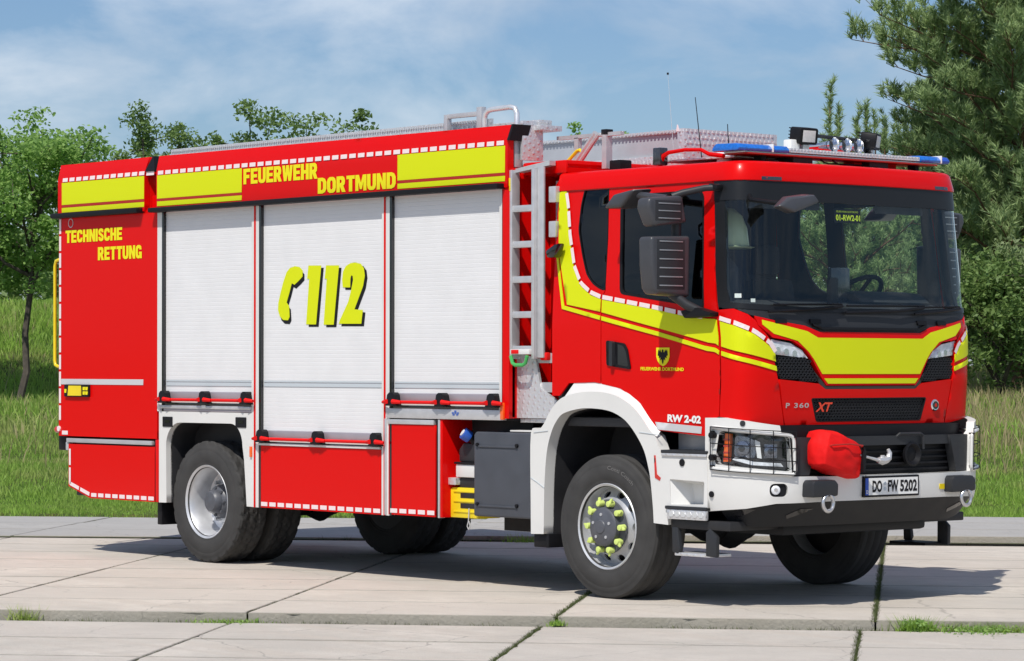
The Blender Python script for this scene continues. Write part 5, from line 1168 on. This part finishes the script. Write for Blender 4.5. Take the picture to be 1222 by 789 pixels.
def grass_ground():
    m, n, l, b = nt('meadow_ground'); geo = n.new('ShaderNodeNewGeometry')
    t = n.new('ShaderNodeTexNoise'); t.inputs['Scale'].default_value = .35; t.inputs['Detail'].default_value = 8; l.new(geo.outputs['Position'], t.inputs['Vector'])
    t2 = n.new('ShaderNodeTexNoise'); t2.inputs['Scale'].default_value = 9; t2.inputs['Detail'].default_value = 6; l.new(geo.outputs['Position'], t2.inputs['Vector'])
    r = n.new('ShaderNodeValToRGB'); e = r.color_ramp.elements; e[0].position = .35; e[0].color = (.075, .13, .026, 1); e[1].position = .66; e[1].color = (.16, .185, .055, 1); l.new(t.outputs['Fac'], r.inputs['Fac'])
    x = n.new('ShaderNodeMix'); x.data_type = 'RGBA'; x.blend_type = 'MULTIPLY'; x.inputs['Factor'].default_value = .7; l.new(r.outputs['Color'], x.inputs['A']); l.new(t2.outputs['Color'], x.inputs['B']); l.new(x.outputs['Result'], b.inputs['Base Color'])
    b.inputs['Roughness'].default_value = .95; b.inputs['Specular IOR Level'].default_value = .1
    bp = n.new('ShaderNodeBump'); bp.inputs['Strength'].default_value = .8; bp.inputs['Distance'].default_value = .15; l.new(t2.outputs['Fac'], bp.inputs['Height']); l.new(bp.outputs['Normal'], b.inputs['Normal'])
grass_ground()
g_ = mesh_obj('ground', vs, fs, 'meadow_ground', None, 180); g_['kind'] = 'structure'

# ------------------------------------------------------------ vegetation
def leaf_mat(name, c0, c1, c2=None, trans=.35, rough=.55, patchscale=.5):
    m, n, l, b = nt(name); out = n['Material Output']
    geo = n.new('ShaderNodeNewGeometry')
    r = n.new('ShaderNodeValToRGB'); r.color_ramp.elements[0].color = (*c0, 1); r.color_ramp.elements[1].color = (*c1, 1); l.new(geo.outputs['Random Per Island'], r.inputs['Fac'])
    col = r.outputs['Color']
    if c2:
        t = n.new('ShaderNodeTexNoise'); t.inputs['Scale'].default_value = patchscale; t.inputs['Detail'].default_value = 5; l.new(geo.outputs['Position'], t.inputs['Vector'])
        mr = n.new('ShaderNodeMapRange'); mr.inputs['From Min'].default_value = .46; mr.inputs['From Max'].default_value = .64; l.new(t.outputs['Fac'], mr.inputs['Value'])
        x = n.new('ShaderNodeMix'); x.data_type = 'RGBA'; l.new(mr.outputs['Result'], x.inputs['Factor']); l.new(col, x.inputs['A']); x.inputs['B'].default_value = (*c2, 1); col = x.outputs['Result']
    l.new(col, b.inputs['Base Color']); b.inputs['Roughness'].default_value = rough; b.inputs['Specular IOR Level'].default_value = .35
    tr = n.new('ShaderNodeBsdfTranslucent'); l.new(col, tr.inputs['Color']); ms = n.new('ShaderNodeMixShader'); ms.inputs['Fac'].default_value = trans
    l.new(b.outputs['BSDF'], ms.inputs[1]); l.new(tr.outputs['BSDF'], ms.inputs[2]); l.new(ms.outputs['Shader'], out.inputs['Surface'])
leaf_mat('leaf_fresh', (0.206, 0.374, 0.089), (0.393, 0.590, 0.168), trans=.55); leaf_mat('leaf_dark', (0.135, 0.231, 0.067), (0.248, 0.359, 0.112), trans=.45)
leaf_mat('leaf_pale', (0.201, 0.273, 0.122), (0.338, 0.416, 0.201), trans=.45); leaf_mat('leaf_bright', (0.211, 0.330, 0.066), (0.370, 0.475, 0.119), trans=.55)
leaf_mat('needles', (0.215, 0.306, 0.136), (0.428, 0.557, 0.240), trans=.35); leaf_mat('needles_young', (.085, .125, .05), (.17, .215, .09), trans=.2)
leaf_mat('grass', (0.191, 0.345, 0.048), (0.380, 0.570, 0.103), (0.430, 0.467, 0.154), trans=.45, patchscale=.6)
leaf_mat('grass_short', (0.207, 0.380, 0.051), (0.398, 0.605, 0.103), (0.294, 0.430, 0.085), trans=.45, patchscale=1.2)
leaf_mat('joint_weed', (.05, .06, .025), (.16, .20, .06), trans=.3)
leaf_mat('straw', (.30, .26, .13), (.46, .39, .21), trans=.3)
mat('bark', (.085, .070, .055), .9, noise=.4, nscale=9, bump=.6, bscale=25); mat('pine_bark', (.17, .095, .055), .9, noise=.4, nscale=9, bump=.6, bscale=25)
def np_mesh(name, V, F, m, parent=None):      # V (k,3), F (k,3|4) arrays
    me = bpy.data.meshes.new(name); k = F.shape[1]
    me.vertices.add(len(V)); me.vertices.foreach_set('co', np.ascontiguousarray(V, dtype=np.float32).ravel())
    me.loops.add(F.size); me.loops.foreach_set('vertex_index', np.ascontiguousarray(F, dtype=np.int32).ravel())
    me.polygons.add(len(F)); me.polygons.foreach_set('loop_start', np.arange(0, F.size, k, dtype=np.int32))
    me.update(calc_edges=True); return finish(bpy.data.objects.new(name, me), name, m, parent)
def unit(a): return a/np.maximum(np.linalg.norm(a, axis=1, keepdims=True), 1e-9)
def leaves(C, L, W, rng, up=.6):               # diamond leaves centred at C
    k = len(C); d = unit(rng.normal(size=(k, 3))); nrm = unit(rng.normal(size=(k, 3))+np.array([0, 0, up*2])); d = unit(d-nrm*(d*nrm).sum(1, keepdims=True)); w = np.cross(nrm, d)
    l = L*rng.uniform(.65, 1.25, (k, 1)); ww = W*rng.uniform(.7, 1.2, (k, 1))
    V = np.stack([C-d*l*.5, C+w*ww*.5-d*l*.05, C+d*l*.5-nrm*l*.12, C-w*ww*.5-d*l*.05], 1).reshape(-1, 3); return V, np.arange(4*k).reshape(-1, 4)
def limb(mb, a, b, r0, r1, rng, wob=.08, n=5):
    a = np.array(a, float); b = np.array(b, float); L = np.linalg.norm(b-a); P = []
    for i in range(n+1):
        t = i/n; q = a+(b-a)*t
        if 0 < i < n: q = q+rng.normal(size=3)*wob*L*.25
        q = q+np.array([0, 0, 1])*L*.10*math.sin(math.pi*t)*.6; P.append(q)
    mb.tube([tuple(q) for q in P], [r0+(r1-r0)*i/n for i in range(n+1)], 7); return P
def broadleaf(name, label, s, n, h, cr, leafm, seed, lean=(0, 0), low=.30, nl=11, per=170, leaf=(.115, .07), clump=.42, group=None, cat='tree', zbase=None):
    rng = np.random.default_rng(seed); x, y, _ = WP(s, n); z = float(terrain_h(s, n)) if zbase is None else zbase
    o = empty(name, (x, y, z-.1), None, label, cat, group); mb = MB()
    top = np.array([lean[0], lean[1], h*.86]); tr = limb(mb, (0, 0, 0), top, .035+.008*h, .02, rng, .10, 8); cl = [top]
    for i in range(nl):
        t = low+(.92-low)*(i+rng.uniform(.1, .9))/nl; k = t*8; q = np.array(tr[int(k)])*(1-(k % 1))+np.array(tr[min(int(k)+1, 8)])*(k % 1)
        a = i*2.4+rng.uniform(-.4, .4); reach = cr*(.55+.6*math.sin(math.pi*min(1, (t-low)/(1-low)*.8+.18)))*rng.uniform(.7, 1.12)
        e = q+np.array([math.cos(a)*reach, math.sin(a)*reach, reach*rng.uniform(.35, .85)]); P = limb(mb, q, e, .045*(1.15-t)+.012, .012, rng, .16, 4); cl.append(e); cl.append(np.array(P[3]))
        for j in range(4):
            w = np.array(P[rng.integers(1, 5)]); e2 = w+rng.normal(size=3)*np.array([.5, .5, .38])*cr*.5+np.array([0, 0, .12]); limb(mb, w, e2, .016, .006, rng, .2, 3); cl.append(e2)
            cl.append(e2+rng.normal(size=3)*.22)
    for j in range(3): cl.append(top+np.array([0, 0, h*.10])*rng.uniform(.3, 1)+rng.normal(size=3)*.2)
    mb.build('trunk', 'bark', o)
    C = []
    for c in cl:
        k = int(per*rng.uniform(.5, 1.3)); q = rng.normal(size=(k, 3)); q = unit(q)*(rng.random((k, 1))**.45); C.append(c+q*np.array([clump, clump, clump*.72])*rng.uniform(.6, 1.15))
    V, F = leaves(np.concatenate(C), *leaf, rng); np_mesh('crown', V, F, leafm, o); return o
def pine(name, label, s, n, h, cr, seed, dens_=1., low=.12, group=None, nsize=1., shoots=()):
    rng = np.random.default_rng(seed); x, y, _ = WP(s, n); z = float(terrain_h(s, n)); o = empty(name, (x, y, z-.1), None, label, 'tree', group); mb = MB()
    tr = limb(mb, (0, 0, 0), (rng.normal()*.15, rng.normal()*.15, h*.97), .05+.013*h, .02, rng, .03, 10); A = []; D_ = []
    nw = int(h/(.42 if h > 10 else .36))
    for i in range(nw):
        t = low+(1-low)*(i+.5)/nw; k = min(t*10, 9.99); q = np.array(tr[int(k)])*(1-(k % 1))+np.array(tr[int(k)+1])*(k % 1)
        prof = min(1, (1-t)*2.0+.10)*(.85+.15*math.sin(i*1.7))*(.8 if t < .25 else 1)
        for j in range(7):
            a = j*math.pi/3.5+i*.9+rng.uniform(-.3, .3); reach = cr*prof*rng.uniform(.65, 1.1); rise = reach*rng.uniform(.30, .75)
            e = q+np.array([math.cos(a)*reach, math.sin(a)*reach, rise]); P = limb(mb, q, e, .035*(1.1-t)+.008, .007, rng, .12, 4)
            m_ = max(4, int(reach*4.6*dens_))
            for w in range(m_):
                u = .12+.88*(w+rng.random())/m_; kk = min(u*4, 3.99); b_ = np.array(P[int(kk)])*(1-(kk % 1))+np.array(P[int(kk)+1])*(kk % 1)
                for sgn in (-1, 1):
                    d = np.array([math.cos(a+sgn*rng.uniform(.5, 1.1)), math.sin(a+sgn*rng.uniform(.5, 1.1)), rng.uniform(.6, 1.7)]); d /= np.linalg.norm(d); ln = .14+rng.uniform(.25, 1.)*.27*reach*(1.25-.8*u)
                    p1 = b_+d*ln
                    if w % 2 == 0: mb.tube([tuple(b_), tuple(p1)], [.008, .004], 4, caps=False)
                    nb_ = int(ln/.15)+2
                    for v in range(nb_): A.append(b_+d*ln*(.15+.85*(v+.5)/nb_)+rng.normal(size=3)*.05); D_.append(d*.8+np.array([0, 0, .7])+rng.normal(size=3)*.25)
            A.append(e); D_.append(np.array([math.cos(a)*.5, math.sin(a)*.5, .9]))
    for v in range(10): A.append(np.array(tr[10])+np.array([0, 0, .07*v-.4])); D_.append(np.array([0, 0, 1.])+rng.normal(size=3)*.2)
    for ds, z0, ln in shoots:             # upright candle shoots
        q = np.array([ES[0]*ds, ES[1]*ds, z0]); tp = q+np.array([rng.normal()*.05, rng.normal()*.05, ln]); mb.tube([tuple(q-np.array([0, 0, .5])), tuple(q), tuple(tp)], [.02, .014, .005], 5, caps=False)
        for v in np.linspace(0, 1, int(ln*26)): A.append(q+(tp-q)*v+rng.normal(size=3)*.008); D_.append(np.array([rng.normal()*.35, rng.normal()*.35, 1.]))
    mb.build('trunk', 'pine_bark', o)
    A = np.array(A); D_ = unit(np.array(D_)); per = 26 if h < 10 else 18
    B = np.repeat(A, per, 0); DD = np.repeat(D_, per, 0); k = len(B); rad = rng.normal(size=(k, 3)); rad = unit(rad-DD*(rad*DD).sum(1, keepdims=True))
    B = B+DD*rng.uniform(0, .17, (k, 1)); nd = unit(DD*rng.uniform(.5, 1.1, (k, 1))+rad*.75); ln = rng.uniform(.07, .125, (k, 1))*nsize; sd_ = np.cross(nd, unit(rng.normal(size=(k, 3))))
    sd_ = unit(sd_)*rng.uniform(.0055, .0095, (k, 1))*nsize; V = np.stack([B-sd_, B+sd_, B+nd*ln], 1).reshape(-1, 3); F = np.arange(3*k).reshape(-1, 3)
    msk = np.repeat(rng.random(len(A)) < .3, per)
    np_mesh('needles', V, F, 'needles', o); return o
GL = 'young broadleaf trees behind the truck'
broadleaf('broadleaf_tree', 'young leafy tree with leaning dark trunk on the grass beyond the yellow grab rail', -16.35, 35.6, 6.0, 1.6, 'leaf_fresh', 1, lean=(.45, .4), low=.36, nl=15, per=120, group=GL)
broadleaf('broadleaf_tree', 'broad leafy tree cut by the picture edge, beside the leaning tree', -18.0, 36.2, 6.1, 1.7, 'leaf_fresh', 2, low=.34, nl=15, per=120, group=GL)
broadleaf('broadleaf_tree', 'slim tree with open feathery top rising over the rear end of the truck', -14.45, 38.2, 6.3, 1.1, 'leaf_dark', 3, low=.25, nl=10, per=120, leaf=(.10, .055), clump=.32, group=GL)
broadleaf('broadleaf_tree', 'low tree whose sparse crown just tops the rear corner of the truck body', -13.55, 39.5, 5.2, 1.0, 'leaf_dark', 4, low=.25, nl=10, per=120, leaf=(.10, .055), clump=.32, group=GL)
broadleaf('broadleaf_tree', 'tree with wide ragged crown showing above the yellow block of the truck body', -11.5, 38.6, 5.95, 1.5, 'leaf_dark', 5, nl=12, per=100, clump=.38, group=GL)
broadleaf('broadleaf_tree', 'small dark crown above the lettering on the truck fascia', -9.75, 38.8, 5.95, .85, 'leaf_dark', 6, nl=9, per=120, clump=.34, group=GL)
broadleaf('broadleaf_tree', 'tree of which only twig tips show over the aluminium roof box', -6.15, 47.2, 6.15, .8, 'leaf_fresh', 7, nl=8, per=70, clump=.25, group=GL)
broadleaf('broadleaf_tree', 'round bushy tree top just behind the aluminium hand frame on the roof', -5.35, 47.4, 6.05, .7, 'leaf_fresh', 8, nl=8, per=80, clump=.25, group=GL)
GP = 'pines behind the cab'
pine('pine_tree', 'large Scots pine with dense grey green crown towering beyond the cab', 3.7, 38.4, 15, 3.7, 21, 1.0, .04, GP, 1.75)
pine('pine_tree', 'small pine with upright candle shoots showing just over the cab roof lights', .35, 33.2, 5.0, 1.5, 22, 1.0, .08, GP, 1.2, ((-.42, 5.0, 1.15), (-.25, 4.9, .75), (.12, 5.0, .62), (.30, 5.0, .7), (.45, 4.9, .6), (.62, 4.9, .5)))
pine('pine_tree', 'mid sized pine standing between the large pine and the candle shoot pine', 2.2, 42, 7.0, 2.2, 23, 1.0, .06, GP, 1.3)
GS = 'shrubs at the meadow edge'
for i, (s, n, h, cr, mt_, lb_) in enumerate(((2.6, 49, 3.4, 1.6, 'leaf_pale', 'silvery shrub at the far edge of the meadow, beside the truck nose'), (4.6, 48.5, 3.6, 1.7, 'leaf_pale', 'taller grey green shrub under the large pine, at the meadow edge'),
      (6.8, 49.5, 3.8, 1.8, 'leaf_fresh', 'fresh green bush beside the grey green shrub, partly out of view'), (.6, 48, 3.6, 1.7, 'leaf_bright', 'bright green bush seen through the cab windows'), (-1.5, 49, 3.8, 1.7, 'leaf_fresh', 'green bush hidden mostly behind the truck cab'), (5.6, 37, 3.9, 1.2, 'leaf_bright', 'yellow green sapling in front of the large pine'), (3.15, 36.0, 2.9, 1.15, 'leaf_dark', 'dull green bush hiding the foot of the large pine'), (4.75, 36.4, 3.1, 1.25, 'leaf_pale', 'pale bush right beside the foot of the large pine'))):
    broadleaf('shrub', lb_, s, n, h, cr, mt_, 60+i, low=.04, nl=13, per=85, leaf=(.13, .065), clump=.46, group=GS, cat='shrub')
# far wood closing the horizon
rng = np.random.default_rng(5); k = 90000; ss = rng.uniform(-60, 45, k); nn_ = rng.uniform(82, 96, k); hh = 3.2+1.3*np.sin(ss*.7)+.8*np.sin(ss*1.9+2)+.5*np.sin(ss*4.1)
zz = terrain_h(ss, nn_)+hh*rng.random(k)**.6; C = np.stack([ES[0]*ss+EN[0]*nn_, ES[1]*ss+EN[1]*nn_, zz], 1); V, F = leaves(C, .34, .22, rng)
tag(np_mesh('distant_wood', V, F, 'leaf_dark', None), 'low distant wood closing the far side of the meadow', 'wood', kind='stuff')
# grass
def blades(name, label, s0, s1, n0, n1, dens_, hgt, wid, m, seed, patch_=None, lean=.35):
    rng = np.random.default_rng(seed); k = int((s1-s0)*(n1-n0)*dens_); s = rng.uniform(s0, s1, k); n = n0+(n1-n0)*rng.random(k)
    if patch_ is not None: q = patch_(s, n, rng); s, n = s[q], n[q]; k = len(s)
    hs = hgt*rng.uniform(.45, 1.25, k)*(.8+.35*np.sin(s*1.3+n*.7)*np.sin(n*1.1-s*.4)); B = np.stack([ES[0]*s+EN[0]*n, ES[1]*s+EN[1]*n, terrain_h(s, n)-.01], 1)
    a = rng.uniform(0, 2*math.pi, k); l = rng.normal(size=(k, 2))*lean; tip = B+np.stack([l[:, 0]*hs, l[:, 1]*hs, hs], 1); mid = B*.5+tip*.5+np.stack([-l[:, 0]*hs*.15, -l[:, 1]*hs*.15, hs*.06], 1)
    w = np.stack([np.cos(a), np.sin(a), np.zeros(k)], 1)*wid*rng.uniform(.6, 1.3, (k, 1)); V = np.stack([B-w, B+w, mid+w*.75, mid-w*.75, tip], 1).reshape(-1, 3)
    b = np.arange(k)*5; F = np.concatenate([np.stack([b, b+1, b+2], 1), np.stack([b, b+2, b+3], 1), np.stack([b+3, b+2, b+4], 1)])
    return tag(np_mesh(name, V, F, m, None), label, 'grass', kind='stuff')
ragged = lambda s, n, r: n > 9.55+.20*np.sin(s*2.1)+.16*np.sin(s*5.3+1)+.1*np.sin(s*13.)+r.normal(size=len(s))*.16
blades('verge_grass', 'short bright grass along the far edge of the concrete', -14, 7.5, 9.2, 14.0, 950, .075, .0042, 'grass_short', 31, ragged)
blades('meadow_grass', 'tall green meadow grass behind the truck', -17, 8.5, 13.0, 24, 380, .15, .006, 'grass', 32)
blades('far_meadow_grass', 'distant meadow grass running up to the trees', -26, 11, 24, 50, 80, .32, .013, 'grass', 33)
blades('dry_grass_stalks', 'pale dry grass stalks standing over the far meadow', -24, 10, 17, 49, 75, .42, .010, 'straw', 34, lambda s, n, r: (r.random(len(s)) < .06+.94*(s > -3)*np.clip((n-17)/12, 0, 1)), .22)
blades('bank_grass', 'bright grass on the slope below the young trees', -28, -8, 36, 56, 120, .24, .012, 'grass_short', 35)
# weeds in the slab joints
rng = np.random.default_rng(77); Bs = []; Hs = []
def weeds(s, n, z, cnt, spread, h):
    ss = s+rng.normal(size=cnt)*spread[0]; nn = n+rng.normal(size=cnt)*spread[1]; Bs.append(np.stack([ES[0]*ss+EN[0]*nn, ES[1]*ss+EN[1]*nn, np.full(cnt, z)], 1)); Hs.append(np.full(cnt, h)*rng.uniform(.4, 1.3, cnt))
for c in range(-4, 8):
    s = S0+c*DS; gr = c in (3, 4)
    for q in rng.uniform(-2.48, 6.0, 700 if gr else 110): weeds(s, q, -.012, 8 if gr else 6, (.010 if gr else .005, .02), .024 if gr else .014)
    for q in rng.uniform(-8, -2.5, 420 if gr else 60): weeds(s-.10, q, -.084, 8, (.009 if gr else .005, .02), .024 if gr else .014)
for r in range(1, 8):
    for q in rng.uniform(-12, 8, 60):
        if rng.random() < (.8 if q > 1.0 else .55): weeds(q, -2.482+r*1.069, -.018, 26, (.07, .004), .017 if q > 1 else .009)
for q in rng.uniform(-12, 8, 130): weeds(q, -2.50, -.08, 9, (.05, .012), .035)
for q in rng.uniform(-6, 8, 26): weeds(q, 6.05, .0, 9, (.06, .012), .05)
def weed_mesh(name, B, H, m, parent=None, lean=.5, wid=.003):
    k = len(B); l = rng.normal(size=(k, 2))*lean; tip = B+np.stack([l[:, 0]*H, l[:, 1]*H, H], 1); a = rng.uniform(0, 6.28, k); w = np.stack([np.cos(a), np.sin(a), 0*a], 1)*wid
    V = np.stack([B-w, B+w, tip], 1).reshape(-1, 3); return np_mesh(name, V, np.arange(3*k).reshape(-1, 3), m, parent)
tag(weed_mesh('joint_weeds', np.concatenate(Bs), np.concatenate(Hs), 'joint_weed'), 'small weeds and moss growing in the joints between the slabs', 'weeds', kind='stuff')
def tuft(label, s, n, z, cnt, spread, h, leafy=0):
    x, y, _ = WP(s, n); o = empty('weed_tuft', (x, y, z), None, label, 'weed', 'weeds on the slab step'); q = rng.normal(size=(cnt, 2))*spread
    B = np.stack([ES[0]*q[:, 0]+EN[0]*q[:, 1], ES[1]*q[:, 0]+EN[1]*q[:, 1], np.zeros(cnt)], 1); tag(weed_mesh('blades', B, h*rng.uniform(.5, 1.3, cnt), 'grass', o, .55, .004), kind='stuff')
    if leafy:
        C = np.stack([rng.normal(size=leafy)*spread[0]*ES[0], rng.normal(size=leafy)*spread[0]*ES[1], rng.uniform(.0, h*.8, leafy)], 1); V, F = leaves(C, .03, .018, rng); np_mesh('leaves', V, F, 'leaf_fresh', o)
tuft('thin grass tuft on the step near the slab edge left of the truck rear', -4.72, -2.50, -.075, 90, (.05, .02), .10)
tuft('bushy weed clump on the step by the mossy joint ahead of the truck', 1.42, -2.50, -.075, 260, (.06, .025), .10, 260)
tuft('low spreading weed clump beside the bushy one on the step', 1.85, -2.50, -.075, 420, (.22, .025), .065, 420)
tuft('low weeds where a joint meets the step below the rear wheel', -3.25, -2.50, -.075, 160, (.14, .02), .035, 60)
tuft('moss and grass where a joint meets the step below the front wheel', -.99, -2.50, -.06, 120, (.03, .05), .04, 40)
tuft('small grass tuft by the far kerb under the truck', -2.3, 5.95, 0.0, 90, (.10, .03), .08)
